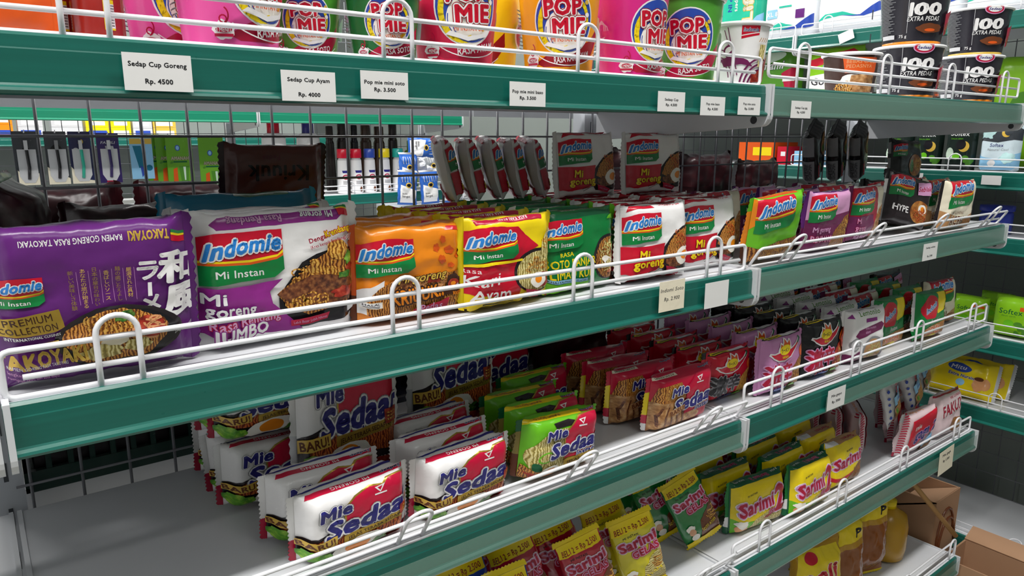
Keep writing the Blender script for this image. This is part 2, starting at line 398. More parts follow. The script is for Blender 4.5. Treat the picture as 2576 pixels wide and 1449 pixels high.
struct('wall_front', (X0 - .1, Y0 - .1, 0), (X1 + .1, Y0, ZC), 'wallgrey'); struct('wall_back', (X0 - .1, Y1, 0), (X1 + .1, Y1 + .1, ZC), 'wallpaint')
em = bpy.data.materials.new('tube_glow'); em.use_nodes = True; b_ = em.node_tree.nodes['Principled BSDF']; b_.inputs['Emission Color'].default_value = (1, .98, .95, 1); b_.inputs['Emission Strength'].default_value = 4; MATS['tube_glow'] = em
new_mat('lampwhite', '#e8e8e8', .4)
for i, (x, y) in enumerate(LP):
    m = MB(); m.box((x - .64, y - .08, 2.90), (x + .64, y + .08, 2.95), 'lampwhite'); o = m.build('ceiling_light')
    tag(o, 'white twin tube ceiling light above the shop aisles', 'light', 'ceiling lights')
    for s_ in (-.04, .04): m = MB(); m.tube([(x - .6, y + s_, 2.883), (x + .6, y + s_, 2.883)], .013, 'tube_glow'); m.build('light_tube', o)
# ------------------------------------------------------------------ gondolas
new_mat('whitemetal', '#d0d2d6', .38, spec=.5); new_mat('wirewhite', '#e4e4e8', .3); new_mat('meshgrey', '#66676d', .4); new_mat('postgrey', '#b9bcc2', .4); new_mat('hole', '#3a3d42', .6)
def railmat(name, c1, c2):
    m = new_mat(name, c1, .3, coat=.35, spec=.5); nt = m.node_tree; n = nt.nodes.new('ShaderNodeTexNoise'); n.inputs['Scale'].default_value = 1.0; n.inputs['Detail'].default_value = 3
    mp = nt.nodes.new('ShaderNodeMapping'); mp.inputs['Scale'].default_value = (1.5, 60, 260); t = nt.nodes.new('ShaderNodeTexCoord'); nt.links.new(t.outputs['Object'], mp.inputs[0]); nt.links.new(mp.outputs[0], n.inputs['Vector'])
    r = nt.nodes.new('ShaderNodeMixRGB'); r.inputs[1].default_value = lin(c1); r.inputs[2].default_value = lin(c2); nt.links.new(n.outputs['Fac'], r.inputs[0]); nt.links.new(r.outputs[0], nt.nodes['Principled BSDF'].inputs['Base Color'])
railmat('railgreen', '#0a564b', '#12665a')
railmat('railgreen_lit', '#0c7a5c', '#128a6a')  # lighter copy of the rail green, strong aisle light put into the colour
# local frame of a unit: x along the front, y into the shelf, z up
def frame(ox, oy, ang): return Matrix.Translation((ox, oy, 0)) @ Matrix.Rotation(R(ang), 4, 'Z')
MAIN = frame(0, 0, 0)
RAILP = [(0, 0), (-.0035, .0002), (-.0055, -.002), (-.006, -.010), (-.0064, -.011), (-.0064, -.033), (-.0072, -.0345), (-.0105, -.036), (-.0115, -.038), (-.0105, -.0402), (-.0065, -.041), (-.003, -.039), (-.003, -.003), (0, -.003)]
RAILP = [(y, z) for y, z in RAILP]
def bracket(x, dep, parent, M_, s):
    m = MB(); pr = [(.002, 0)]
    pr = [(-.012, .002), (-.012, -.040)] + [(-.012 + .014 * (1 - math.cos(R(90 * k / 5))), -.040 - .014 * math.sin(R(90 * k / 5))) for k in range(1, 6)] + [(.03, -.056), (dep - .03, -.072), (dep, -.072), (dep, .001)]
    m.extr(pr, x - .0022, x + .0022, 'whitemetal')
    for sx in (-.0024, .0024): m.add([(x + sx, .010 + .0055 * math.cos(6.283 * k / 12), -.045 + .0055 * math.sin(6.283 * k / 12)) for k in range(12)], [tuple(range(12)) if sx > 0 else tuple(range(12))[::-1]], 'hole')
    m.build('support_bracket', parent)
fm = new_mat('clearfilm', '#9dbbab', .22, spec=.6, alpha=.2)
def shelf(M_, x0, x1, z, label, dep=.322, brackets=True, rail=True, group=None, rm='railgreen', film=None):
    m = MB(); m.box((x0 + .001, 0, z - .004), (x1 - .001, dep, z - .001), 'whitemetal'); m.box((x0 + .001, 0, z - .034), (x1 - .001, .0025, z - .004), 'whitemetal'); m.box((x0 + .001, dep - .003, z - .03), (x1 - .001, dep, z - .004), 'whitemetal')
    o = m.build('display_shelf'); o.matrix_world = M_; tag(o, label, 'shelf', group)
    if rail: m = MB(); m.extr([(y, zz + z) for y, zz in RAILP][::-1], x0 + .001, x1 - .006 if brackets else x1 - .001, rm); rl = m.build('price_rail', o)
    if film: fx, ft = film; m = MB(); m.box((max(x0 + .002, fx), -.0119, z - .0395), (x1 - .008, -.0115, z - ft), 'clearfilm'); f_ = m.build('label_cover', rl); f_['label'] = 'clear plastic label cover'
    if brackets:
        for k, bx in enumerate((x0 + .0035, x1 - .0035)):
            m_ = Matrix.Identity(4); mb = bracket(bx, dep, o, M_, k); col.objects[-1].location.z = z
    return o
def guard(M_, x0, x1, z, hs, hoops, hoopz, label, lean=0, y0=.006, r=.0022, group=None, hw=.029):
    top, bot = max(hs), min(hs); sl = math.tan(R(lean)); sc_ = math.cos(R(lean))
    def P(x, h): return (x, y0 + h * sl * sc_ * 1.0, z + h * sc_)
    m = MB(); c = .006; pts = []
    for cx, cz, a in ((x1 - c, top - c, 0), (x0 + c, top - c, 90), (x0 + c, bot + c, 180), (x1 - c, bot + c, 270)):
        for k in range(4): pts.append(P(cx + c * math.cos(R(a + 30 * k)), cz + c * math.sin(R(a + 30 * k))))
    m.tube(pts, r, 'wirewhite', closed=True)
    for h in hs:
        if bot < h < top: m.tube([P(x0 + .012, h), P(x1 - .012, h)], r * .95, 'wirewhite')
    o = m.build('wire_guard'); o.matrix_world = M_; tag(o, label, 'shelf guard', group)
    for hx in hoops:
        m = MB(); a = hw / 2; zt = hoopz - a * .95; pts = [P(hx - a, 0), P(hx - a, zt * .5)] + [P(hx - a * math.cos(R(180 * k / 10)), zt + a * .95 * math.sin(R(180 * k / 10))) for k in range(11)] + [P(hx + a, zt * .5), P(hx + a, 0)]
        pts = [(p[0], p[1] - r * 1.7, p[2]) for p in pts]; m.tube(pts, r * .95, 'wirewhite'); m.build('hoop', o)
    return o
def meshpanel(M_, x0, x1, z0, z1, y, label, px=.0505, pz=.0552, r=.0019, zoff=0, xoff=0, mat='meshgrey', group=None):
    m = MB(); x = x0 + xoff
    while x < x1: m.tube([(x, y, z0), (x, y, z1)], r, mat, 6); x += px
    zz = z0 + zoff
    while zz < z1: m.tube([(x0, y - r * 1.8, zz), (x1, y - r * 1.8, zz)], r * .85, mat, 6); zz += pz
    o = m.build('wire_mesh_panel'); o.matrix_world = M_; tag(o, label, 'mesh panel', group); return o
def post(M_, x, y, label, z1=1.2, z0=0.0):
    m = MB(); m.box((x - .016, y, z0), (x + .016, y + .03, z1), 'postgrey')
    for k in range(28): zz = .1 + .055 * k; m.box((x - .0022, y - .0006, zz), (x + .0022, y, zz + .022), 'hole')
    o = m.build('upright_post'); o.matrix_world = M_; tag(o, label, 'post'); return o
ZS = [1.21, .957, .7296, .479, .156]; XL, XJ, XR_ = -.883, .0, .912
LV = ['top', 'second', 'third', 'fourth', 'lowest']
for b, (x0, x1) in enumerate(((XL, XJ), (XJ, XR_))):
    bay = ('near left', 'far right')[b]
    for i, z in enumerate(ZS):
        shelf(MAIN, x0, x1, z, 'white metal shelf with green price rail, %s shelf of the %s bay' % (LV[i], bay), film={(0, 2): (-9, .014), (0, 3): (-9, .014), (1, 0): (-9, .004), (1, 1): (-9, .004), (1, 2): (.22, .012), (1, 3): (-9, .006), (1, 4): (-9, .006)}.get((b, i)))
    meshpanel(MAIN, x0 + .004, x1 - .004, .16, 1.19, .331, 'grey wire mesh back panel behind the %s noodle bay' % bay, zoff=(1.1418 - .16) % .0552, xoff=(-.8145 - .0505 - XL - .004) % .0505 if b == 0 else .03)
for i, z in enumerate(ZS):
    shelf(MAIN, -1.775, XL - .001, z, 'white metal shelf, %s one of the neighbouring bay at the left edge' % LV[i])
for i, (x, n) in enumerate(((XL - .004, 'left end'), (XJ, 'middle joint'), (XR_ + .006, 'right end'))): post(MAIN, x, .34, 'grey slotted upright post at the %s of the noodle gondola' % n)
HA = [-.8045, -.557, -.325, -.0845]; HB = [.093, .334, .573, .822]
G_ = 'white wire guard rail along the front of the %s shelf of the %s bay'
guard(MAIN, -.879, -.004, 1.21, (.036, .017, .001), [-.802] + HA[1:], .051, G_ % ('top', 'near left'))
guard(MAIN, .014, .906, 1.21, (.051, .031, .014), HB, .062, G_ % ('top', 'far right'))
guard(MAIN, -.879, -.01, .957, (.0355, .015, .0005), HA, .053, G_ % ('second', 'near left'), r=.0024)
guard(MAIN, .008, .906, .957, (.0355, .0155, .001), HB, .053, G_ % ('second', 'far right'), lean=-33, y0=.012)
guard(MAIN, -.879, .004, .7296, (.0355, .0155, .001), HA, .053, G_ % ('third', 'near left'), lean=-33, y0=.012)
guard(MAIN, .012, .902, .7296, (.049, .031, .0125), HB, .062, G_ % ('third', 'far right'))
guard(MAIN, -.879, .002, .479, (.0355, .0155, .001), HA, .053, G_ % ('fourth', 'near left'), lean=-33, y0=.012)
guard(MAIN, .012, .902, .479, (.033, .017, .001), HB, .050, G_ % ('fourth', 'far right'))
guard(MAIN, .62, .915, .156, (.036, .018, .001), [.66, .895], .046, G_ % ('lowest', 'far right'))
# reverse side of the same gondola
BACK = frame(0, .71, 180)
for b, (x0, x1) in enumerate(((0, .883), (-.912, 0))):
    nm = ('left', 'right')[b]
    shelf(BACK, x0, x1, 1.217, 'grey white shelf on the reverse side of the gondola, upper one on the %s' % nm, dep=.33, brackets=False, rail=False)
    shelf(BACK, x0, x1, .957, 'grey white shelf on the reverse side of the gondola, lower one on the %s' % nm, dep=.33)
# gondola across the next aisle
FAR = frame(0, 2.1, 0); FZ = [1.228, .912, .62, .3]
for b, (x0, x1) in enumerate(((-1.78, -.892), (-.892, -.004), (-.004, .884))):
    nm = ('left', 'middle', 'right')[b]
    for i, z in enumerate(FZ): shelf(FAR, x0, x1, z, 'shelf with green price rail across the next aisle, %s level of the %s bay' % (LV[i], nm), brackets=i < 2, rm='railgreen_lit' if i == 0 else 'railgreen')
    meshpanel(FAR, x0 + .004, x1 - .004, .1, 1.7, .331, 'dark wire mesh panel across the next aisle, %s bay' % nm, r=.0015)
FP = 0
post(FAR, -.892, .34, 'slotted post across the next aisle behind the toothbrush cards'); post(FAR, -.004, .34, 'slotted post across the next aisle behind the white bottles'); post(FAR, .89, .34, 'slotted post across the next aisle at its right end')
guard(FAR, .0, .88, .912, (.034, .016, .001), [.12, .35, .58, .8], .05, 'white wire guard rail in front of the white bottles across the next aisle')
G2 = frame(0, 3.55, 0)
for b, (x0, x1) in enumerate(((-1.8, -.9), (-.9, 0), (0, .9))):
    for z in (1.13, .8): shelf(G2, x0, x1, z, 'far shelf with green price rail beyond the second aisle, %s bay at %s height' % (('left', 'middle', 'right')[b], 'eye' if z > 1 else 'waist'), brackets=False)
    m = MB(); m.box((x0, .34, 0), (x1, .35, 1.9), 'wallgrey'); o = m.build('back_board'); o.matrix_world = G2; tag(o, 'pale back board of the farthest shelves, %s bay' % ('left', 'middle', 'right')[b], 'board')
# wall unit on the right: front at x = 1.08, facing -x
RU = frame(1.08, .64, -90)        # local x = -world y measured from the joint
RZ = [1.4255, 1.060, 1.235, .907, .662, .481, .13]
RN = ['upper nappy', 'black box', 'lower nappy', 'blue jar', 'green pack', 'yellow pouch', 'empty bottom']
for b, (x0, x1) in enumerate(((-.9, 0), (0, .9))):
    nm = ('left', 'right')[b]
    for i, z in enumerate(RZ):
        if b == 0 and i > 3: continue
        if z == 1.235 and b: x1_ = .29
        else: x1_ = x1
        shelf(RU, x0, x1_, z, '%s shelf of the wall unit on the right, %s bay' % (RN[i], nm), dep=.30, brackets=i in (0,))
    meshpanel(RU, x0 + .004, x1 - .004, .13, 1.9, .303, 'grey wire mesh back of the wall unit on the right, %s bay' % nm, px=.05, pz=.06, r=.0014)
guard(RU, -.88, -.01, 1.4255, (.03, .014, .001), [-.79, -.56, -.32, -.07], .045, 'white wire guard in front of the nappy packs, left bay', r=.0016)
guard(RU, .01, .88, 1.4255, (.03, .014, .001), [.09, .33, .57, .8], .045, 'white wire guard in front of the nappy packs, right bay', r=.0016)
guard(RU, .01, .88, 1.06, (.03, .013, .001), [.21, .459, .7], .042, 'white wire guard in front of the black and pale pad boxes', r=.0016)
guard(RU, .35, .88, .907, (.032, .014, .001), [.45, .7], .045, 'white wire guard on the dark shelf behind the blue jar', r=.0016)
guard(RU, .35, .88, .662, (.033, .016, .001), [.45, .73], .045, 'white wire guard in front of the green pad packs', r=.0016)
guard(RU, .35, .88, .481, (.03, .014, .001), [.45, .62, .8], .042, 'white wire guard in front of the yellow pouches', r=.0014)
guard(RU, .35, .82, .13, (.03, .014, .001), [.50, .70], .042, 'white wire guard lying on the empty bottom deck', r=.0014, lean=60)
# ------------------------------------------------------------------ price tags
def ptag(M_, x, z, w_, h_, lines, label, y=-.0121, rot=0, hand=False, mat='paper', tilt=0):
    a = Art(); 
    for txt, zz, hh, ww in lines: a.T('ink', txt, 0, zz, hh * 1.15, b=.01 if hand else .045, w=ww * 1.08, sh=.15 if hand else 0)
    P = [[Vector(((-w_ / 2 + w_ * i / 6), 0, -h_ / 2 + h_ * j / 4)) for j in range(5)] for i in range(7)]; m = MB(); S_ = Surf(P, -w_ * 50, w_ * 50, -h_ * 50, h_ * 50); S_.emit(m, mat, a, layer=.00006)
    m.box((-w_ / 2, .00005, -h_ / 2), (w_ / 2, .0003, h_ / 2), mat); o = m.build('price_tag')
    o.matrix_world = M_ @ Matrix.Translation((x, y - .0005, z)) @ Matrix.Rotation(R(rot), 4, 'Y') @ Matrix.Rotation(R(tilt), 4, 'X'); tag(o, label, 'price tag'); return o
def two(t, p, w1, w2, h1=.42, z1=.45, z2=-.45): return [(t, z1, h1, w1), (p, z2, h1, w2)]
L1 = 'white price tag reading %s on the top rail'
ptag(MAIN, -.761, 1.1875, .046, .026, two('Sedap Cup Goreng', 'Rp. 4500', 3.6, 1.7, .3, .55, -.62), L1 % 'Sedap Cup Goreng Rp. 4500')
ptag(MAIN, -.648, 1.1825, .046, .024, two('Sedap Cup Ayam', 'Rp. 4000', 3.3, 1.7, .28, .5, -.65), L1 % 'Sedap Cup Ayam Rp. 4000')
ptag(MAIN, -.579, 1.186, .046, .0235, two('Pop mie mini soto', 'Rp. 3.500', 3.6, 1.9, .28, .25, -.35), L1 % 'Pop mie mini soto Rp. 3.500')
ptag(MAIN, -.4195, 1.184, .046, .0235, two('Pop mie mini baso', 'Rp. 3.500', 3.6, 1.9, .28, .25, -.35), L1 % 'Pop mie mini baso Rp. 3.500')
ptag(MAIN, -.2026, 1.183, .048, .023, two('Sedaap Cup', 'Rp. 4.500', 2.2, 1.8, .25, .25, -.35), L1 % 'Sedaap Cup Rp. 4.500')
ptag(MAIN, -.1249, 1.180, .048, .023, two('Pop mie baso', 'Rp. 4.500', 2.4, 1.8, .25, .25, -.35), L1 % 'Pop mie baso Rp. 4.500')
ptag(MAIN, -.0497, 1.182, .048, .023, two('Pop mie soto', 'Rp. 5.000', 2.4, 1.8, .25, .25, -.35), L1 % 'Pop mie soto Rp. 5.000')
ptag(MAIN, .0718, 1.180, .050, .0235, two('Sedaap Cup gtg', 'Rp. 4.500', 2.8, 1.8, .25, .25, -.35), 'white price tag alone on the top green rail of the far right bay')
ptag(MAIN, -.1846, .9455, .048, .039, two('Indomi Soto', 'Rp. 2.900', 4.0, 2.7, .42, .8, -.35), 'handwritten cream price tag reading Indomi Soto Rp. 2.900', hand=True, mat='cream', y=-.0121)
ptag(MAIN, -.0936, .935, .050, .035, [], 'blank white price tag at the right end of the second rail, near left bay', y=-.0121)
ptag(MAIN, .5389, .9334, .058, .032, two('Sedap white', 'Rp. 2.900', 3.4, 1.9, .3, .8, -.8), 'white price tag on the second green rail of the far right bay', y=-.0121)
ptag(MAIN, .2497, .7101, .056, .036, two('Mie gepo', 'Rp. 3000', 3.0, 2.4, .4, .6, -.5), 'pale price tag on the third green rail of the far right bay', y=-.0121)
ptag(MAIN, .7429, .4562, .07, .055, two('Mie gaga', 'Rp 1.500', 3.6, 2.8, .5, 1.6, .2), 'cream price tag hanging from the fourth rail of the far right bay', mat='cream', y=-.0124, rot=-4)
ptag(RU, .64 - .09, 1.042, .042, .022, [], 'blank white price tag under the pale teal pad pack', y=-.0121)
ptag(RU, .64 - .485, 1.408, .042, .026, [], 'blank tilted white price tag on the rail under the nappy packs', rot=-18, y=-.0121)
ptag(RU, .64 - .27, 1.046, .05, .012, [], 'blank white price tag at the left of the pad box rail', y=-.0121)
# ------------------------------------------------------------------ wrapper designs (centimetres, x right, z up, 0,0 in the middle of the front)
W_, H_, T_ = 11.9, 9.3, 3.0
@design
def takoyaki():
    a = Art()
    a.T('white', 'RAMEN GORENG RASA TAKOYAKI', -1.2, 5.0, .5, rot=180, b=.03, w=6.2)
    a.T('goldl', 'TAKOYAKI', 3.65, 5.05, .75, rot=180, b=.06, w=2.7)
    a.xf = (.3, 178, 6.35, 5.1); a.P('red', (0, 2), (4, 2), (4, 0), (0, -.4)); a.P('yellow', (0, .1), (4, .4), (4, -.2), (0, -.5)); a.P('green', (0, -.5), (4, -.2), (4, -1), (0, -1.4)); a.xf = None
    a.indo(-6.35, 1.2, .56)
    for i, c in enumerate(['新しい美味しさ体験', 'あなたの旅が始まる', '日本の屋台の味わい', '香ばしいソース', '麺の歯ごたえよし', '厳選された具材']):
        a.T('goldl' if i % 2 else 'gold', '\n'.join(c), -1.55 + i * .72, 1.15 + .05 * i, .27)
        a.S('pinkb', [(-1.2 + i * .72, 2.6), (-1.16 + i * .72, -.1)], .02)
    a.T('white', '和', 5.35, 2.3, 2.1, b=.06, sh=.1); a.T('white', '風', 5.5, -.7, 2.2, b=.06, sh=.1)
    for i, c in enumerate('ラ'): a.T('white', c, 3.3, 2.2, 1.3, b=.06)
    a.S('white', [(3.35, 1.1), (3.3, .15)], .28)
    a.T('white', 'メ', 3.3, -.55, 1.2, b=.06)
    a.E('dark', 1.1, -2.9, 4.1, 2.5); a.E('black', 1.1, -3.0, 3.8, 2.25)
    a.E('n_fried', .9, -2.9, 3.4, 2.1, wob=.05); a.noodles('n_fried', .6, -2.6, 3.0, 1.8, 46, .17, 3); a.noodles('n_gold', .4, -2.2, 2.6, 1.5, 34, .15, 5)
    a.E('herbs', 1.5, -1.4, .7, .45, 20, wob=.1); a.E('chilip', 3.2, -2.5, 1.0, .9, wob=.1); a.noodles('peach', 3.1, -2.4, .9, .8, 12, .16, 8)
    a.E('cream', .6, -3.5, 1.1, .5, 25, wob=.12); a.E('n_pale', -.1, -4.1, 1.3, .55, wob=.12); a.E('egg', .5, -3.0, .45, .22, wob=.15); a.E('n_pale', 2.2, -3.8, .9, .5, wob=.1)
    a.P('gold', (-6.1, -.75), (-2.5, -.15), (-2.3, -1.45), (-2.8, -1.75), (-6.0, -2.25))
    a.T('dbrown', 'PREMIUM', -4.2, -.82, .52, rot=8, b=.01, w=2.5); a.T('dbrown', 'COLLECTION', -4.2, -1.5, .52, rot=8, b=.01, w=3.0)
    a.T('white', 'INTERNATIONAL CUISINES', -4.0, -2.15, .24, rot=7, w=2.9)
    a.P('gold', (-5.4, -3.05), (-2.7, -2.5), (-2.6, -2.85), (-5.3, -3.4)); a.T('dbrown', 'FRIED NOODLES', -4.0, -2.98, .34, rot=9, b=.02, w=2.3)
    a.T('goldl', 'TAKOYAKI', -3.6, -4.0, 1.25, rot=6, b=.07, sx=.85, w=4.9)
    a.T('white', 'RAMEN GORENG RASA TAKOYAKI', -3.9, -4.6, .26, rot=4, w=3.2); a.T('pinkb', 'lengkap dengan topping katsuobushi', -3.9, -5.0, .22, rot=4, w=3.2); a.T('pinkb', 'rumput laut, dan saus mayo', -4.2, -5.4, .22, rot=4, w=2.6)
    a.T('white', 'JAPANESE', 5.2, -3.1, .26, w=1.2)
    a.p = [(m, [[(x * 1.06, z) for x, z in q] for q in ps]) for m, ps in a.p]
    pack_meshes('takoyaki', 13.4, 11.6, 3.4, a, 'purple', ([(0, 1, 'purple')], [(0, 1, 'purple')]), 1, crump=.12, az=0.94)
@design
def rendang():
    a = Art()
    a.P('magenta', (-5.4, 5.0), (5.2, 5.3), (5.9, 5.9), (5.4, 6.5), (-5.2, 6.2), (-5.9, 5.6)); a.T('pinkb', 'Rasa Rendang', -2.2, 5.75, .75, rot=181, b=.04, w=4.6, o='purple', ow=.04); a.T('white', 'Mi goreng', 3.3, 5.9, .7, rot=181, b=.04, w=3.0, o='purple', ow=.03)
    a.T('tinytext', 'CARA PENYAJIAN', 2.5, 7.2, .25, rot=180); a.B('tinytext', -4.5, 7.05, 1.0, 7.15)
    a.xf = (.34, 190, 6.6, 6.6); a.P('red', (0, 2), (4, 2), (4, 0), (0, 0)); a.P('yellow', (0, 0), (4, 0), (4, -.5), (0, -.5)); a.P('green', (0, -.5), (4, -.5), (4, -1.4), (0, -1.4)); a.xf = None
    a.P('black', (1.6, 1.2), (3.0, 1.9), (5.2, 2.5), (6.9, 2.2), (6.9, -5.5), (-.5, -5.5), (-.6, -2.2), (.1, -1.0))
    a.indo(-6.7, 2.15, 1.19)
    a.P('magenta', (-6.8, -.62), (-4, -.6), (-1.2, -.35), (-.2, -.2), (-1.4, -1.4), (-1.2, -2.6), (1.5, -5.6), (-6.9, -5.6))
    a.P('n_brown', (-.8, -1.8), (1.2, -.2), (2.6, 1.2), (4.0, 2.0), (5.0, 3.0), (5.8, 2.6), (6.6, 1.0), (6.9, -2.0), (6.2, -3.6), (2.0, -4.2), (.2, -3.2))
    a.noodles('n_gold', 3.2, -.4, 3.2, 1.9, 60, .16, 4); a.E('n_gold', 5.0, 2.2, 1.0, 1.1, 20, wob=.04); a.noodles('n_gold', 5.0, 2.1, .9, 1.1, 14, .13, 9)
    a.P('meat', (-.8, -1.8), (.6, -.9), (2.4, -.2), (4.2, -.3), (6.4, -1.2), (6.7, -3.2), (3.6, -3.7), (1.0, -3.2), (0, -2.5)); a.noodles('n_gold', 2.0, -3.0, 2.2, .7, 26, .15, 14)
    a.E('lettuce', 6.1, 1.2, .55, .8, 0, wob=.12); a.E('chilip', 6.2, .1, .6, .5, wob=.1); a.E('herbs', 5.6, -.5, .7, .35, wob=.15); a.E('chilip', 5.4, -2.4, 1.1, .6, wob=.15)
    for k in range(4): a.S('lgrey', [(5.6 + k * .22, 3.3 - k * .06), (6.2 + k * .16, 3.9)], .09)
    a.T('crim', 'Dengan', 3.2, 3.6, .5, rot=16, b=.03, w=1.9, o='white', ow=.03); a.T('yellow', 'Krendangz', 5.0, 4.3, .6, rot=18, b=.04, w=2.6, o='crim', ow=.08); a.T('crim', '(Kres keripik Rendang)', 4.0, 3.1, .36, rot=16, b=.02, w=3.4)
    a.T('white', 'Mi', -5.8, -1.6, 1.15, b=.04, o='purple', ow=.03); a.T('white', 'goreng', -4.5, -2.75, 1.15, b=.04, o='purple', ow=.03, w=3.6)
    a.T('pinkb', 'Rasa Rendang', -3.4, -4.0, .95, rot=9, sh=.2, b=.03, w=5.6, o='crim', ow=.06); a.T('white', 'JUMBO', -3.9, -5.1, 1.1, rot=8, sh=.2, b=.05, w=4.4, o='magenta', ow=.06)
    a.P('crim', (.3, -4.5), (3.9, -4.2), (3.7, -4.9), (.3, -5.1)); a.T('pinkb', 'Lebih Besar Lebih Nikmat', 2.1, -4.68, .28, rot=3, w=3.1)
    a.B('lgrey', 5.5, -4.6, 6.3, -3.9)
    pack_meshes('rendang', 14.2, 11.2, 3.6, a, 'white', ([(0, .45, 'magenta'), (.45, 1, 'white')], [(0, .6, 'magenta'), (.6, 1, 'white')]), 2, az=0.88)
@design
def kriuk():
    a = Art()
    a.T('dorange', 'MI GORENG KRIUK PEDAS', 0, 6.0, .5, rot=180, b=.02, w=6)
    a.P('red', (3.3, 4.6), (5.6, 4.5), (5.4, 5.3), (3.6, 5.3))
    for x, z, r in [(2.3, 2.7, .5), (3.8, 2.3, .6), (2.9, 1.2, .55), (5.0, 1.6, .5), (4.0, .4, .4), (3.0, 3.6, .4)]: a.E('dorange', x, z, r, r * .75, x * 40, wob=.12)
    a.P('white', (-6.3, -2.0), (-3.6, -.6), (-4.0, -4.8), (-6.3, -4.8))
    a.P('n_fried', (-4.4, -1.6), (-2.4, -.7), (1.5, -.3), (4.0, -.5), (6.2, -.2), (6.3, -4.8), (-5.2, -4.8), (-5.2, -3)); a.noodles('peach', 0, -1.4, 4, .8, 30, .18, 2); a.E('meat', -1.6, -1.4, 1.2, .6, wob=.15); a.E('chilip', 2.0, -1.0, 1.0, .5, wob=.15); a.noodles('n_fried', 1.0, -2.6, 5, 1.6, 34, .16, 6)
    a.indo(-5.9, 1.9, .98); a.T('goldl', 'Mi goreng', .6, -.6, .95, rot=3, sh=.35, b=.03, w=5.6, o='dbrown', ow=.05)
    a.P('dbrown', (3.6, -.9), (4.4, -.6), (4.9, -1.3), (6.2, -1.0), (6.3, -3.2), (3.0, -3.2)); a.E('chilip', 4.2, -2.0, .65, .65); a.E('orange', 4.2, -2.0, .3, .3)
    a.T('orange', 'KRIUUK..', 0, -2.6, 1.6, rot=5, b=.05, sx=.8, w=5.8, o='dbrown', ow=.1); a.T('white', '8 gum', 5.2, -2.3, .5, b=.02, w=1.3, o='dbrown', ow=.04); a.T('orange', 'BERSEMANGAT', 5.0, -3.1, .3, b=.02, w=1.8)
    a.B('cream', -5.7, -4.0, -3.9, -3.2); a.B('white', -5.6, -3.92, -4.0, -3.28); a.T('ink', 'HALAL', -4.8, -3.5, .3, b=.02); a.B('tinytext', -5.4, -3.85, -4.2, -3.75)
    a.P('crim', (-.6, -4.5), (3.6, -3.4), (3.3, -4.7), (-.2, -5.2)); a.T('pinkb', 'Pedas', 1.5, -4.2, .75, rot=10, sh=.2, b=.02)
    pack_meshes('kriuk', W_, H_, T_, a, 'orange', ([(0, .3, 'n_fried'), (.3, 1, 'dorange')], [(0, .35, 'n_fried'), (.35, 1, 'orange')]), 3, crump=.15, az=.86)
@design
def kari():
    a = Art()
    a.P('crim', (-5, 5.0), (4, 5.0), (4.5, 6.0), (-5.2, 6.0)); a.T('white', 'RASA KARI AYAM', 0, 5.5, .5, rot=180, b=.02, w=4)
    a.P('red', (-6.2, 4.6), (.5, 4.4), (3.4, 1.6), (1.0, .4), (.8, -4.9), (-6.2, -4.0))
    a.E('dark', 3.4, -1.6, 3.6, 2.9); a.E('n_pale', 3.5, -1.7, 3.3, 2.6); a.noodles('n_pale', 3.3, -.8, 2.7, 1.7, 50, .17, 3); a.noodles('n_gold', 3.4, -1.4, 2.6, 1.6, 30, .15, 4)
    a.E('n_pale', 4.8, 1.8, .9, 1.9, -15, wob=.05); a.noodles('n_gold', 4.8, 1.8, .8, 1.7, 20, .12, 12); a.E('cream', 5.6, 3.4, .55, .7); [a.S('lgrey', [(5.2 + .25 * k, 3.3), (5.3 + .25 * k, 2.2)], .07) for k in range(4)]
    a.E('chilip', 4.4, -3.0, 1.4, .9, wob=.1); a.E('lettuce', 5.8, -1.0, .5, 1.2, wob=.1); a.egg(3.3, -2.9, 1.15)
    a.P('yellow', (-6.2, -.32), (-3, -.2), (.9, -.1), (.9, .2), (-6.2, .1)); a.indo(-6.0, 2.2, .98, wide=6.2)
    a.T('white', 'Rasa', -5.4, -.75, .6); a.T('white', 'Kari', -4.2, -2.0, 1.6, sh=.15, rot=4, b=.015); a.T('white', 'Ayam', -3.2, -3.9, 1.6, sh=.15, rot=6, b=.015, w=4.6)
    a.P('yellow', (-5.7, -5.0), (1.2, -4.2), (1.2, -6.2), (-5.7, -6.2)); [a.B('ink', -4.4, -5.1 - .3 * k, -.2 + .3 * (k % 2), -4.98 - .3 * k) for k in range(3)]
    a.P('crim', (1.3, -3.7), (3.6, -4.1), (3.4, -5.0), (1.7, -4.7)); a.T('pinkb', 'Kuning Goreng\nLebih Besar', 2.5, -4.4, .3)
    pack_meshes('kari', W_, H_, T_, a, 'yellow', ([(0, 1, 'yellow')], [(0, .25, 'chilip'), (.25, 1, 'yellow')]), 4, crump=.14, az=.86)
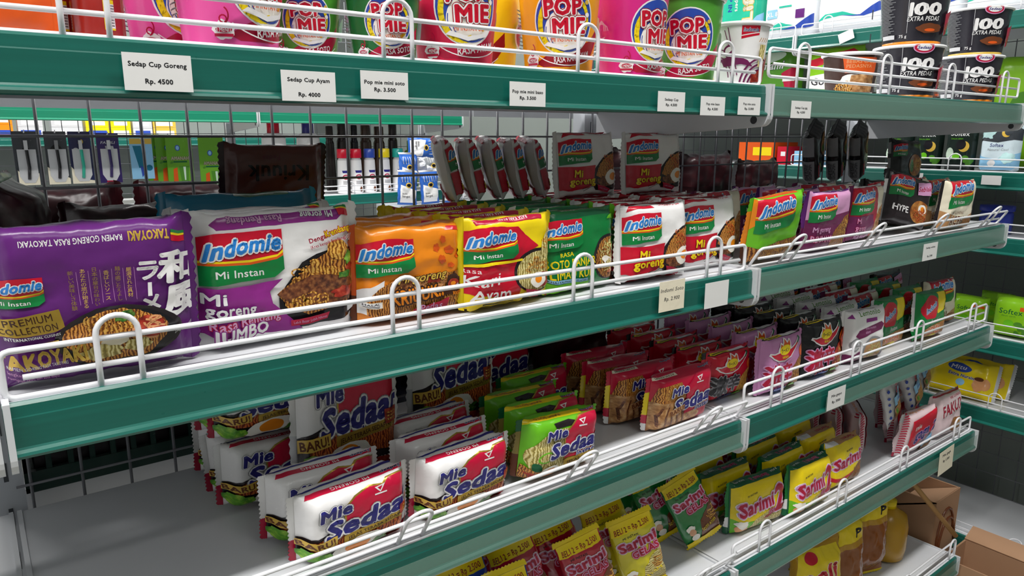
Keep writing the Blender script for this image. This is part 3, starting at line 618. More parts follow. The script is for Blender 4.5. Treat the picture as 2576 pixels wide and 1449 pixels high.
@design
def soto():
    a = Art()
    a.P('dgreen', (-6, 4.2), (6, 4.8), (6, 5.6), (-6, 5.2)); a.T('white', 'SOTO BANJAR LIMAU KUIT', 0, 6.0, .5, rot=180, w=6)
    a.E('dark', 4.4, -1.6, 2.9, 3.4); a.E('n_brown', 4.5, -1.7, 2.6, 3.1); a.noodles('n_pale', 4.2, -1.2, 2.0, 2.5, 50, .17, 3); a.E('lettuce', 5.6, .2, .9, 1.4, wob=.1); a.E('shrimp', 4.9, -3.4, 1.0, .5, 20, wob=.08); a.E('egg', 4.0, -2.1, 1.1, .55, -30, wob=.05); a.noodles('n_pale', 4.2, -2.8, 1.6, 1.0, 14, .15, 7)
    for k in range(5): a.arc('lime', 5.2, 3.6, .5 + .22 * k, 1.1, 160, 20, .12)
    a.E('tan', 5.5, 2.6, .5, .7, 30, wob=.1); a.E('cream', 5.9, 1.8, .4, .3, wob=.1)
    a.indo(-6.0, 2.1, .98); a.T('yellow', 'RASA', -3.0, -.5, .62, rot=4, b=.03)
    a.T('yellow', 'SOTO BANJAR', -2.0, -1.7, 1.1, rot=2, b=.03, w=7.2); a.T('yellow', 'LIMAU KUIT', -1.8, -3.2, 1.15, rot=2, b=.03, w=6.6)
    a.B('sky', -5.6, -4.4, .3, -3.95); a.T('ink', 'KHAS KALIMANTAN SELATAN', -2.6, -4.18, .28, b=.02, w=5.4); a.P('lime', (-6.2, -4.5), (.5, -4.4), (.4, -6.4), (-6.2, -6.4))
    pack_meshes('soto', W_, H_, T_, a, 'green', ([(0, .3, 'lime'), (.3, 1, 'white')], [(0, .3, 'n_brown'), (.3, 1, 'lime')]), 5, az=.86)
def mg_art(a):
    a.P('white', (-6, 5.2), (6, 5.2), (6, 6.4), (-6, 6.4)); a.P('red', (-5.4, 5.0), (-1, 5.1), (-1.5, 6.2), (-5, 6.0)); a.T('red', 'MI GORENG', 2, 5.7, .5, rot=180, b=.02, w=4)
    a.P('dark', (1.3, 0), (2.3, 1.0), (4.0, 2.0), (6.2, 2.7), (6.2, -4.8), (.6, -4.8), (-.4, -3.4), (.2, -1.4))
    a.P('n_fried', (1.6, -.1), (2.6, .8), (4.2, 1.7), (6.2, 2.3), (6.2, -2.2), (3.4, -3.2), (.7, -2.2)); a.noodles('n_fried', 4.0, .0, 2.1, 1.9, 50, .14, 3); a.noodles('n_red', 3.9, .2, 2.0, 1.8, 34, .13, 5)
    a.E('meat', 2.6, -3.2, 1.8, .9, wob=.12); a.E('lettuce', 6.0, -1.6, .5, 1.4, wob=.12); a.E('chilip', 6.1, -3.2, .4, 1.0, wob=.1); a.egg(4.3, -2.5, 1.75)
    a.P('red', (-6.0, -.4), (-3, -.5), (.6, -.25), (.4, -1.6), (.0, -3.4), (-1.0, -4.2), (-6.0, -5.0)); a.indo(-5.8, 2.1, 1.02)
    a.T('yellow', 'Mi', -3.2, -1.7, 1.25, sh=.1, b=.05, o='dred', ow=.04); a.T('yellow', 'goreng', -2.3, -3.0, 1.2, rot=3, sh=.1, b=.05, o='dred', ow=.04, w=5.0)
    a.P('crim', (.6, -3.6), (2.2, -4.0), (3.6, -4.6), (3.2, -5.2), (.9, -4.6)); a.T('pinkb', 'Lebih Nikmat', 2.1, -4.42, .26, rot=-15); a.S('dark', [(-2.5, -4.4), (-.5, -3.6)], .08); a.S('dark', [(-2.3, -4.7), (-.3, -3.9)], .06)
    a.B('red', -5, 7, 5, 7.8); a.P('red', (-5, -7), (5, -7), (5, -9.5), (-5, -9.5)); a.T('white', 'CARA PENYAJIAN', 0, -8, .6)
@design
def mi_goreng():
    a = Art(); mg_art(a)
    pack_meshes('mi_goreng', W_, H_, T_, a, 'white', ([(0, .4, 'white'), (.4, 1, 'white')], [(0, 1, 'white')]), 6, az=.86)
@design
def gsoto():
    a = Art()
    a.P('dorange', (-4.6, 5.4), (4.6, 5.4), (4.8, 7.0), (-4.8, 7.0)); a.T('yellow', 'Rasa Soto Spesial', 0, 6.2, .7, rot=180, b=.02, w=6.5)
    a.P('orange', (-6.2, 5.5), (-4.9, 4.9), (-4.4, 2), (-6.2, 0)); a.P('n_brown', (-6.2, -2.6), (6.2, -1.6), (6.2, -6), (-6.2, -6)); a.noodles('n_gold', 0, -3.6, 5, 1.2, 40, .17, 2)
    a.indo(-5.4, 2.3, 1.2, wide=6.8)
    pack_meshes('gsoto', W_, H_, T_, a, 'lime', ([(0, .3, 'n_brown'), (.3, .8, 'orange'), (.8, 1, 'lime')], [(0, 1, 'lime')]), 7)
@design
def rendang_small():
    a = Art()
    a.P('purple', (-5.4, 5.2), (5.4, 5.2), (5.6, 6.8), (-5.6, 6.8)); a.T('white', 'Mi goreng Rasa Rendang', 0, 6.0, .8, rot=180, b=.03, w=8.5)
    a.P('plum', (-6.2, .3), (6.2, 1.6), (6.2, -6), (-6.2, -6)); a.P('n_brown', (.5, -2), (3.4, .6), (6.2, 1.6), (6.2, -5), (-.5, -5)); a.noodles('n_gold', 3.6, -1.5, 2.4, 2, 30, .17, 2)
    a.indo(-5.6, 2.2, 1.05); a.T('pinkb', 'Mi goreng', -2.8, -1.2, .9, b=.03, w=4.4); a.T('pinkb', 'RENDANG', -2.6, -2.8, 1.0, b=.03, w=5, o='crim', ow=.05)
    pack_meshes('rendang_small', W_, H_, T_, a, 'pinkb', ([(0, .4, 'plum'), (.4, 1, 'purple')], [(0, .4, 'plum'), (.4, 1, 'white')]), 8)
@design
def iga():
    a = Art()
    a.P('white', (-6, 5), (6, 5), (6, 7), (-6, 7)); a.P('cream', (1.5, 4.8), (6.2, 4.8), (6.2, 1.5), (3, -1)); a.P('chicken', (2.0, -1.6), (4.0, 1.2), (6.2, 2.2), (6.2, -5), (1.5, -5)); a.noodles('n_fried', 4.2, -1.5, 1.9, 2.6, 30, .17, 2)
    a.P('plum', (-6.2, -.5), (1, -.3), (1.6, -1.8), (.4, -5.5), (-6.2, -5.5)); a.indo(-5.8, 2.2, 1.12); a.T('pinkb', 'Mi\ngoreng', -3.4, -2.0, .95, b=.01, w=3.2, o='crim', ow=.04); a.T('pinkb', 'IGA PENYET', -2.6, -4.2, .8, b=.03, w=4.6)
    pack_meshes('iga', W_, H_, T_, a, 'crim', ([(0, 1, 'plum')], [(0, .5, 'chicken'), (.5, 1, 'cream')]), 9)
@design
def darkpack():
    a = Art()
    a.E('broth', 2.4, -1.8, 2.8, 2.2); a.egg(3.0, -1.2, 1.2); a.noodles('n_red', 2.2, -2.4, 2.2, 1.4, 26, .17, 2); a.indo(-5.6, 2.2, .95); a.P('pinkb', (.6, 3.6), (4.6, 4.4), (4.9, 1.9), (1.0, 1.3)); a.T('crim', 'Seblak', 2.7, 2.8, .95, rot=12, sh=.3, b=.02)
    a.T('white', 'HYPE', -3, -2.0, 1.2, b=.04)
    pack_meshes('darkpack', W_, H_, T_, a, 'dark', ([(0, .55, 'grey'), (.55, .8, 'white'), (.8, 1, 'black')], [(0, 1, 'dark')]), 10)
@design
def aceh():
    a = Art()
    a.P('crim', (-5, 4.8), (5, 4.8), (5, 6.6), (-5, 6.6)); a.P('cream', (-6.2, 4.6), (6.2, 4.6), (6.2, -1), (1, -3), (-6.2, -1)); a.P('tan', (-6.2, -1), (1, -3), (6.2, -1), (6.2, -6), (-6.2, -6)); a.indo(-4.9, 2.3, 1.3, wide=6.6)
    a.T('brown', 'MI GORENG', -1.5, -1.4, .55, b=.01, w=4.4); a.T('brown', 'ACEH', -1.6, -2.9, 1.6, b=.05, w=5.0, o='cream', ow=.06); a.E('n_brown', 3, -4, 2.6, 1.2, wob=.06)
    pack_meshes('aceh', W_, H_, T_, a, 'cream', ([(0, 1, 'dark')], [(0, .6, 'tan'), (.6, .85, 'cream'), (.85, 1, 'dorange')]), 11)
def sedaap(a, kind):
    red = 'sred'
    if kind == 'goreng':
        a.P(red, (-5.2, 5.1), (5.9, 5.4), (5.9, 6.3), (-4.9, 6.2)); a.T('white', 'MI GORENG', -.3, 5.75, .62, rot=180, b=.02, w=4.2); a.T('navy', 'Sedaap', 4.4, 5.85, .62, rot=180, b=.03, sh=.2, w=2.4, o='white', ow=.05)
        a.P('navy', (-6, 6.7), (5, 7.4), (5, 7.9), (-6, 7.0)); a.T('tinytext', 'CARA PENYAJIAN', 0, 8.6, .3, rot=180)
    if kind == 'soto':
        a.P('yellow', (-6.2, 5.0), (2.9, 5.0), (3.4, 6.5), (-6, 6.3)); a.T('chilip', 'RASA SOTO', -2.4, 5.7, .65, rot=180, b=.03, w=4.2); a.P(red, (3.2, 5.2), (5.8, 5.2), (5.8, 6.1), (3.2, 6.1)); a.T('navy', 'Sedaap', 4.5, 5.7, .6, rot=180, b=.03, sh=.2, w=2.4, o='white', ow=.04)
        a.P('dark', (-2.2, 4.0), (.3, 4.3), (1.6, 3.7), (1.2, 3.2), (-1.8, 3.2))
    if kind == 'ayam':
        a.P('cream', (-5.8, 5.2), (-1.2, 5.2), (-1.2, 6.0), (-5.8, 6.0)); a.T('brown', 'AYAM KRISPI', -3.5, 5.6, .5, rot=180, b=.02, w=3.8); a.T('navy', 'Sedaap', 4.5, 5.5, .6, rot=180, b=.03, sh=.2, w=2.2, o='white', ow=.04)
    # food
    if kind == 'goreng':
        a.P('dark', (-6.2, -1.4), (-2.4, -.2), (6.2, .8), (6.2, -4.8), (-6.2, -4.8)); a.P('n_red', (-5.0, -1.6), (-2.5, -.5), (1, -.6), (6.2, .8), (6.2, -3.6), (-5, -3)); a.noodles('n_red', -3.4, -1.7, 1.6, 1.0, 18, .15, 2); a.noodles('n_red', 4, -1, 2.0, 1.6, 34, .14, 4)
    elif kind == 'soto':
        a.E('n_pale', -1.0, -1.2, 4.6, 4.2); a.noodles('n_pale', -2.2, 1.2, 2.6, 1.2, 26, .2, 3); [a.E('n_pale', -3.4 + .5 * k, .4 - .7 * k, 1.3, .9, 20, wob=.03) for k in range(4)]; a.E('lime', -3.2, -1.2, 1.2, .8, 15); a.E('n_pale', -3.2, -1.2, .95, .6, 15); a.E('dgreen', -4.3, -2.8, .6, .9, 20)
        a.P('n_fried', (-5.8, -3.0), (.8, -4.2), (6, -2.2), (6, -6), (-6, -6)); a.noodles('chilip', -4.6, -4.3, 1.1, .7, 10, .25, 5)
    else:
        a.P('n_fried', (-5.2, 3.6), (-1.4, 3.6), (-.4, .8), (-1.6, -.2), (-5.8, .6)); a.noodles('n_gold', -3.2, 2.1, 1.8, 1.2, 34, .2, 3); a.P('chicken', (-6.2, .8), (-2, .3), (.4, -.8), (3, -3), (2, -6), (-6.2, -6)); [a.S('meat', [(-4.6 + k * 1.1, -.4), (-5.2 + k * 1.1, -2), (-5.0 + k * 1.2, -4.0)], .3) for k in range(5)]
    # red panel
    if kind == 'goreng':
        a.P('gold', (-1.7, -1.6), (6.0, -.7), (6.0, 5.0), (3.2, 4.6), (2.6, 4.0), (1.2, 4.3), (-.6, 3.6), (-1.7, 2.6)); a.P(red, (-1.5, -1.5), (5.8, -.65), (5.8, 4.7), (3.4, 4.4), (2.8, 3.8), (1.2, 4.05), (-.5, 3.4), (-1.5, 2.5))
    else:
        a.P('gold' if kind == 'soto' else 'crim', (-.4, -2.4), (6.1, -1.6), (6.1, 5.0), (2.0, 4.6), (.4, 3.2), (-.5, 2.4)); a.P(red, (-.2, -2.2), (6.0, -1.5), (6.0, 4.8), (2.0, 4.3), (.5, 3.0), (-.3, 2.2))
    a.P('white', (1.7, 3.75), (2.9, 3.9), (2.3, 3.0)); a.P(red, (2.0, 3.65), (2.6, 3.72), (2.3, 3.25)); a.B('white', 1.6, 2.75, 3.0, 2.95)
    if kind == 'goreng':
        a.T('navy', 'Mie', -2.6, 2.3, 1.6, rot=6, b=.07, sh=.15, o='white', ow=.045, o2='grey'); a.T('navy', 'Sedaap', 1.5, .35, 2.5, rot=7, b=.07, sh=.25, w=10.6, o='white', ow=.045, o2='grey'); a.T('navy', 'Instant', 3.2, -1.25, 1.0, rot=6, b=.05, sh=.2, o='white', ow=.05)
    else:
        a.T('navy', 'Mie', -1.8, 2.3, 1.5, rot=6, b=.07, sh=.15, o='white', ow=.045, o2='grey'); a.T('navy', 'Sedaap', 1.7, .1, 2.3, rot=7, b=.07, sh=.25, w=8.9, o='white', ow=.045, o2='grey'); a.T('navy', 'Instant', 3.4, -1.5, .9, rot=6, b=.05, sh=.2, o='white', ow=.05)
    if kind == 'goreng':
        a.P('gold', (-1.9, -1.5), (6.0, -.65), (6.0, -1.55), (-1.9, -2.4)); a.T('dbrown', 'JELAS TERASA SEDAPNYA', 2.1, -1.52, .42, rot=7, b=.02, w=7.2)
        a.P('goldl', (-6.1, -1.5), (-2.6, -1.05), (-2.6, -2.25), (-6.1, -2.7)); a.T('brown', 'BARU!', -4.35, -1.88, .85, rot=7, b=.05, w=3.0)
        a.E('egg', -.4, -3.5, 2.9, 1.3, 8, wob=.03); a.E('yolk', -.4, -3.3, 1.4, .9, 5); a.E('lettuce', -4.6, -4.0, 1.5, 1.1, wob=.13); a.E('herbs', 1.8, -3.9, 1.2, .45, 25, wob=.25); a.E('chilip', 1.6, -5.1, 3.4, .5, 12); a.E('peach', -3.6, -5.5, 1.3, .5, wob=.1)
        a.B('chilip', 4.3, -1.2, 6.0, .2); [a.B('n_gold', 4.5, -.95 + .33 * k, 5.8, -.8 + .33 * k) for k in range(3)]; a.P('crim', (2.2, -5.0), (6.2, -4.2), (6.2, -6.2), (2.2, -6.4)); a.T('white', 'MI GORENG', 4.0, -4.4, .8, rot=6, b=.03, w=3.6)
    if kind == 'soto':
        a.P('gold', (-.4, -2.3), (6.0, -1.4), (6.0, -2.5), (-.4, -3.4)); a.T('dbrown', 'JELAS TERASA', 2.9, -2.4, .45, rot=8, b=.02, w=5.5); a.E('egg', -2.6, -3.7, 1.6, 1.2, 10); a.E('yolk', -2.5, -3.7, 1.05, .85, 10)
    if kind == 'ayam':
        a.P('tan', (-3.4, -1.0), (-.6, -.4), (-.6, -1.4), (-3.3, -2.0)); a.T('brown', 'BARU!', -2.0, -1.2, .75, rot=12, b=.04)
@design
def sed_goreng():
    a = Art(); sedaap(a, 'goreng'); pack_meshes('sed_goreng', W_, 6.7, 4.3, a, 'white', ([(0, .35, 'crim'), (.35, 1, 'white')], [(0, 1, 'white')]), 12, az=.76, flare=.15)
@design
def sed_tall():
    a = Art(); b = Art(); sedaap(b, 'goreng'); a.p = [(m, [[(x, z * 1.4 + 1.6) for x, z in q] for q in ps if max(abs(z) for x, z in q) < 4.95]) for m, ps in b.p]
    a.P('chilip', (-6, -4.6), (6, -4.0), (6, -9), (-6, -9)); a.P('crim', (-6, -6), (6, -5.6), (6, -9), (-6, -9)); a.T('white', 'MI GORENG', 1, -7, 1.0, b=.04); pack_meshes('sed_tall', 12.4, 16.0, 2.6, a, 'white', ([(0, .3, 'white'), (.3, .5, 'lgrey'), (.5, 1, 'white')], [(0, 1, 'white')]), 13)
@design
def sed_soto():
    a = Art(); sedaap(a, 'soto'); pack_meshes('sed_soto', W_, 6.9, 3.8, a, 'lime', ([(0, .4, 'n_fried'), (.4, .8, 'n_pale'), (.8, 1, 'dgreen')], [(0, .25, 'n_pale'), (.25, 1, 'lime')]), 14, az=.78, flare=.2)
@design
def sed_ayam():
    a = Art(); sedaap(a, 'ayam'); pack_meshes('sed_ayam', W_, 7.6, 3.7, a, 'sred', ([(0, .12, 'white'), (.12, .3, 'sred'), (.3, .75, 'yellow'), (.75, 1, 'sred')], [(0, 1, 'sred')]), 15, az=.86, flare=.28)
def ramen_art(a, txt, out, food):
    a.P('black' if out != 'black' else 'cream', (-5.8, 5.1), (5.8, 5.1), (5.6, 5.5), (-5.6, 5.5)); a.P('yellow', (-5.4, 5.3), (0, 5.3), (0, 6.2), (-5.2, 6.2)); a.P('white', (.1, 5.3), (4.4, 5.3), (4.4, 6.2), (.1, 6.2)); a.B('ink', -4.8, 5.6, -.6, 5.85)
    a.P(food, (1.5, -4.8), (2.2, -1), (4.2, .8), (6.2, 1.6), (6.2, -6), (1, -6)); a.noodles('n_gold', 4.2, -2.4, 2.0, 2.6, 36, .2, 3); a.E('dorange', 4.8, 1.8, 1.3, 1.0, 50)
    ch = [(-4.7, 2.3), (-3.9, 1.6), (-2.4, .9), (-.6, .7), (1.0, 1.2), (2.2, 2.2), (3.0, 3.1), (3.4, 3.9), (2.4, 3.0), (1.4, 2.5), (-.2, 2.3), (-2.4, 2.2), (-3.8, 2.1)]; fl = [(-2.3, 2.6), (-2.0, 3.7), (-1.3, 3.3), (-.9, 4.4), (-.2, 3.6), (.5, 4.1), (.7, 2.7)]
    a.S('white', ch + ch[:1], .5); a.S('white', fl + fl[:1], .5); a.E('white', -.8, 2.6, 2.0, 1.2); a.P('dorange', *fl); a.P('red', *ch); a.S('dgreen', [(3.0, 3.3), (3.5, 4.0), (3.3, 4.3)], .3)
    a.E('yellow', -.8, 2.55, 1.6, .9); a.T('ink', 'ラーメン', -.8, 2.5, .65, b=.04, w=2.3); a.T('yellow', 'WAA', -.7, 1.3, .5, b=.04)
    a.T(txt, '激', -3.4, -1.7, 2.9, b=.06, o=out, ow=.05); a.T(txt, '辛', .2, -1.6, 2.5, b=.06, o=out, ow=.05); a.T(txt, '激しい辛さ', -1.6, -3.7, .7, b=.03)
    a.B('pblue', -3.0, -5.4, .6, -4.1); a.T('sky', 'pas', -1.2, -4.75, .9, b=.03); a.E('lime', 2.2, -4.6, 1.2, .6, wob=.1)
@design
def ramen_red():
    a = Art(); ramen_art(a, 'black', 'grey', 'n_gold'); pack_meshes('ramen_red', W_, 7.8, 3.7, a, 'red', ([(0, .3, 'tan'), (.3, .85, 'red'), (.85, 1, 'black')], [(0, 1, 'red')]), 16, az=.86)
@design
def ramen_pink():
    a = Art(); ramen_art(a, 'crim', 'pinkb', 'n_brown'); pack_meshes('ramen_pink', W_, H_, T_, a, 'pinkm', ([(0, 1, 'pinkm')], [(0, .4, 'n_brown'), (.4, 1, 'pinkm')]), 17)
@design
def ramen_black():
    a = Art(); ramen_art(a, 'crim', 'pinkb', 'chilip'); a.E('chilip', 5.2, .5, 1.2, 2.6, 10, wob=.06); pack_meshes('ramen_black', W_, H_, T_, a, 'black', ([(0, 1, 'black')], [(0, .5, 'chilip'), (.5, 1, 'black')]), 18)
@design
def health():
    a = Art()
    a.T('leafy', 'Lemonilo', 0, 4.3, 1.0, b=.02, w=6.2); a.T('plum', 'brown rice noodles', 0, 5.4, .5, rot=180); a.P('plum', (-3.4, 1.2), (3.6, 2.2), (4.4, 1.6), (3.8, .6), (-3.2, -.4), (-4.2, .2)); a.T('pinkb', 'mie instan\nalami', .2, 1.0, .55, b=.01); a.B('magenta', -1.4, 2.5, 2.0, 3.2); a.P('magenta', (-5.6, 4.0), (-4.6, 3.6), (-5.0, 4.6))
    a.E('grey', -4.0, -1.4, 1.2, 1.3); a.E('lgrey', -4.0, -1.4, .95, 1.05); a.P('grey', (-4.4, -1.2), (-3.4, -.9), (-3.8, -2.0))
    a.P('plum', (-6.2, -3.6), (-2, -2.6), (6.2, -1.6), (6.2, -6.4), (-6.2, -6.4)); a.E('grey', 1.2, -3.0, 3.3, 2.6); a.E('tan', 1.2, -3.0, 2.8, 2.1); a.noodles('n_pale', 1.2, -3, 2.3, 1.7, 30, .2, 3)
    pack_meshes('health', W_, H_, T_, a, 'white', ([(0, 1, 'white')], [(0, .4, 'plum'), (.4, 1, 'white')]), 19)
@design
def greeny():
    a = Art()
    a.P('yellow', (1.0, 4.6), (5.0, 4.4), (6, 2), (4, .4), (1, 0)); a.E('red', -2.0, 1.6, 3.2, 2.6); a.P('green', (-5.4, .6), (-4, -.6), (1, -.8), (4.4, .4), (4, -1.4), (1, -2.4), (-4.6, -2.2)); a.T('white', 'Instan', -.2, -1.3, .9, b=.03); a.T('blue', 'Indomie', -1.8, 1.7, 1.2, rot=20, b=.04, sh=.3, o='white', ow=.08, w=4.4)
    a.P('n_fried', (-4.4, -2.6), (4.6, -1.8), (6.2, -2), (6.2, -6), (-4.6, -6)); a.T('dorange', 'NYEMEK', -.6, -3.3, 1.4, b=.05, w=6, o='cream', ow=.05); a.E('yellow', -1, -4.6, 2, .5, 10)
    a.P('tan', (4.6, 4.4), (6.2, 4.4), (6.2, -4), (5.2, -1.5))
    pack_meshes('greeny', W_, H_, T_, a, 'green', ([(0, .2, 'green'), (.2, .7, 'white'), (.7, 1, 'lgrey')], [(0, 1, 'tan')]), 20)
@design
def isi2():
    a = Art()
    a.P('dgreen', (-6.4, 4.8), (6.4, 5.0), (6.4, 8.2), (-6.4, 8.2)); a.T('crim', 'Sarimi 2', .6, 6.0, .95, rot=180, b=.04, w=4.6, o='pinkb', ow=.06); a.T('white', 'RASA AYAM', -4.4, 6.4, .5, rot=180, b=.02, w=3); a.T('white', 'RASA', 4.8, 6.4, .5, rot=180, b=.02)
    a.P('yellow', (-6.4, 4.9), (6.4, 5.0), (6.4, -1.6), (2.6, -2.8), (-1.8, -3.2), (-6.4, -2.4)); a.P('lime', (-6.4, -2.4), (-1.8, -3.2), (2.6, -2.8), (6.4, -1.6), (6.4, -6), (-6.4, -6)); a.T('ink', 'MI INSTAN', -2.9, 2.7, .42, rot=8, b=.02, w=2.4)
    a.P('n_pale', (-3.6, -4.8), (-1.8, -3.0), (1.5, -1.8), (5.2, -1.6), (6.4, -3), (6.4, -6.4), (-3.6, -6.4)); a.noodles('n_pale', 2.2, -3.6, 3.4, 1.4, 44, .2, 3); a.E('chilip', 1.4, -3.0, 1.0, .35, 15, wob=.15); a.E('lettuce', -.2, -4.6, 1.2, .6, wob=.12); a.E('peach', -4.8, -4.4, 1.1, 1.2); a.E('egg', -4.8, -3.2, 1.1, .8, wob=.08)
    a.T('crim', 'Sarimi', -1.5, .3, 2.9, rot=6, b=.055, sx=.7, w=8.0, o='pinkb', ow=.06, o2='white'); a.T('crim', '2', 4.1, .5, 5.4, rot=4, b=.06, w=2.2, o='pinkb', ow=.03, o2='white'); a.T('crim', 'ISI', 2.2, -2.0, 1.1, b=.03, o='pinkb', ow=.05)
    pack_meshes('isi2', 13.2, 8.6, 4.0, a, 'dgreen', ([(0, .12, 'dgreen'), (.12, .34, 'white'), (.34, 1, 'green')], [(0, .4, 'crim'), (.4, 1, 'yellow')]), 21, az=.9)
@design
def isi2b():
    a = Art()
    a.P('tan', (-6.4, 4.8), (6.4, 5.0), (6.4, 8.2), (-6.4, 8.2)); a.T('crim', 'Sarimi', 2.6, 6.0, .95, rot=180, b=.04, w=4.6); a.P('white', (-6.4, 4.8), (-3, 4.8), (-2, 6.8), (-6.4, 6.8))
    a.P('yellow', (-6.4, 4.9), (6.4, 5.0), (6.4, 0), (2.6, -2.2), (-3, -2.8), (-6.4, -2.4)); a.P('red', (-6.4, -2.3), (-3, -2.8), (2.4, -2.2), (3, -2.6), (-2.6, -3.6), (-6.4, -3.2)); a.P('n_brown', (-3, -5.8), (1, -2.8), (6.4, .4), (6.4, -6.4), (-3, -6.4)); a.noodles('n_brown', 3, -3, 3, 1.8, 36, .2, 3)
    a.T('ink', 'MI INSTAN', 0, 2.9, .42, rot=4, b=.02); a.T('crim', 'Sarimi', -.3, .8, 2.4, rot=4, b=.055, sx=.7, w=10, o='pinkb', ow=.06, o2='white')
    pack_meshes('isi2b', 13.2, 8.6, 4.0, a, 'yellow', ([(0, .7, 'yellow'), (.7, 1, 'dgreen')], [(0, .5, 'n_brown'), (.5, 1, 'tan')]), 22, az=.9)
def gelas(key, base, food, txtfood, seed):
    a = Art()
    a.B('yellow', -3.3, 4.3, 3.3, 6.2); a.T('chilip', 'BELI 2 = Rp 2.500', 0, 4.95, .75, b=.03, w=5.6, rot=2); a.T('ink', 'MI INSTAN', -.6, 3.7, .35, b=.02)
    a.P(food, (-.5, -5.9), (.4, -2.2), (2.2, -.6), (3.6, .6), (3.6, -5.9)); a.noodles('n_gold', 2.4, -2.0, 1.0, 1.2, 14, .2, 2)
    a.T('crim', 'Sarimi', .2, 2.5, 1.6, rot=4, b=.06, sx=.7, w=5.6, o='pinkb', ow=.07, o2='white'); a.T('crim', 'GELAS', 1.0, .7, 1.2, rot=4, b=.06, w=4.0, o='pinkb', ow=.07, o2='crim')
    a.E('egg', -1.7, -2.6, .8, .6, wob=.06); a.E('skin', -1.6, -3.4, .6, .7); a.E('egg', -1.4, -4.7, .8, .8)
    a.T('yellow', txtfood, 1.5, -3.6, .6, rot=8, b=.02, w=2.8); a.P('yellow', (-3.4, -5.3), (3.4, -5.5), (3.4, -6.2), (-3.4, -6.2))
    pack_meshes(key, 12.2, 6.8, 1.6, a, base, ([(0, 1, 'yellow')], [(0, 1, 'yellow')]), seed, vertical=True, flare=.5, crump=.16, n=2.6, end=.3)
@design
def gelas_green(): gelas('gelas_green', 'fgreen', 'brown', 'SOTO AYAM', 23)
@design
def gelas_yellow(): gelas('gelas_yellow', 'fyellow', 'n_pale', 'AYAM', 24)
@design
def gelas_red(): gelas('gelas_red', 'fred', 'brown', 'BASO SAPI', 25)
@design
def gelas_blue(): gelas('gelas_blue', 'pblue', 'brown', 'KARI', 26)
@design
def striped():
    a = Art()
    a.T('orange', 'Extra Pedas', -1.6, 5.6, .7, rot=180, b=.02, w=5); [a.S('crim', [(-6.2, -4.6 + .62 * k), (-5.2, -4.2 + .62 * k)], .28) for k in range(19)]
    a.P('red', (-4.6, 3.6), (6.2, 4.9), (6.2, 1.2), (3.0, -.6), (-4.6, -3.6)); a.T('white', 'mie', -2.2, 2.0, 1.2, rot=8, b=.04); a.T('navy', 'gaga 2', 1.0, .6, 2.4, rot=10, b=.05, sh=.2, w=8, o='pinkb', ow=.06); a.P('sky', (.5, -2.6), (4.5, -.8), (5.2, -2.0), (1.0, -3.6)); a.E('n_brown', 3.4, -4.0, 2.4, 1.2, wob=.05); a.noodles('n_gold', 3.2, -4, 2, 1, 14, .2, 2)
    pack_meshes('striped', W_, H_, T_, a, 'palepink', ([(0, .1, 'crim'), (.1, .8, 'palepink'), (.8, 1, 'lgrey')], [(0, 1, 'palepink')]), 27)
@design
def fakux():
    a = Art()
    a.T('crim', 'FAKUX', .8, 1.6, 2.6, rot=6, b=.06, sx=.8, w=9.5, o='white', ow=.05); a.P('crim', (-6.2, 5), (6, 5), (6, 5.6), (-6, 5.6)); a.T('crim', 'MIE GORENG', 2, 4.0, .6, rot=4); a.E('n_brown', 2.4, -2.8, 3, 1.6, wob=.05); a.noodles('n_gold', 2.4, -2.8, 2.6, 1.3, 24, .2, 2)
    pack_meshes('fakux', W_, H_, T_, a, 'palepink', ([(0, 1, 'palepink')], [(0, 1, 'palepink')]), 28)
@design
def starbag():
    a = Art()
    for k in range(7):
        x, z = -2.9, -4.8 + 1.6 * k; a.S('pblue', [(x - .3, z), (x + .3, z)], .2); a.S('pblue', [(x, z - .3), (x, z + .3)], .2); a.S('pblue', [(x - .22, z - .22), (x + .22, z + .22)], .16); a.S('pblue', [(x - .22, z + .22), (x + .22, z - .22)], .16)
    a.P('chicken', (-1.8, -5.4), (-1.4, -1.8), (.6, -.6), (3.3, -.2), (3.3, -5.4)); a.E('n_gold', 1.0, -3.0, 1.8, 1.6, wob=.08); a.E('lettuce', -.6, -2.6, .5, .6, wob=.1); a.P('sky', (-1.4, 1.0), (2.6, 1.8), (2.4, -.6), (-1.2, -1.2)); a.T('pblue', 'mini\nmie', .6, .4, .8, b=.03); a.T('crim', 'snack', .2, 3.4, 1.2, rot=75, sh=.2, b=.04)
    pack_meshes('starbag', 11.6, 6.8, 2.2, a, 'lgrey', ([(0, 1, 'lgrey')], [(0, 1, 'lgrey')]), 29, vertical=True, flare=.5, crump=.16, n=2.6, end=.3)
def plain(key, base, bands, wc=W_, hc=H_, tc=T_, art=None, seed=30, **kw):
    pack_meshes(key, wc, hc, tc, art or Art(), base, bands, seed, **kw)
@design
def darkkriuk():
    a = Art(); a.T('black', 'Kriuuk', 0, 1.6, 2.0, rot=180, b=.04, w=8); a.T('brown', 'Mi goreng', 0, -1.6, 1.2, rot=180, sh=.3, b=.02, w=7); a.T('maroon', 'Pedas', -1, 3.6, .7, rot=180, b=.02); a.P('brown', (-6, -2.4), (6, -2.2), (6, -6), (-6, -6)); a.E('dorange', 1.2, -3.6, .5, .4); a.E('dorange', -3.2, -3.0, .6, .4)
    plain('darkkriuk', 'darkred', ([(0, 1, 'dmaroon')], [(0, 1, 'dmaroon')]), 13.0, 10.2, 3.0, a, 31)
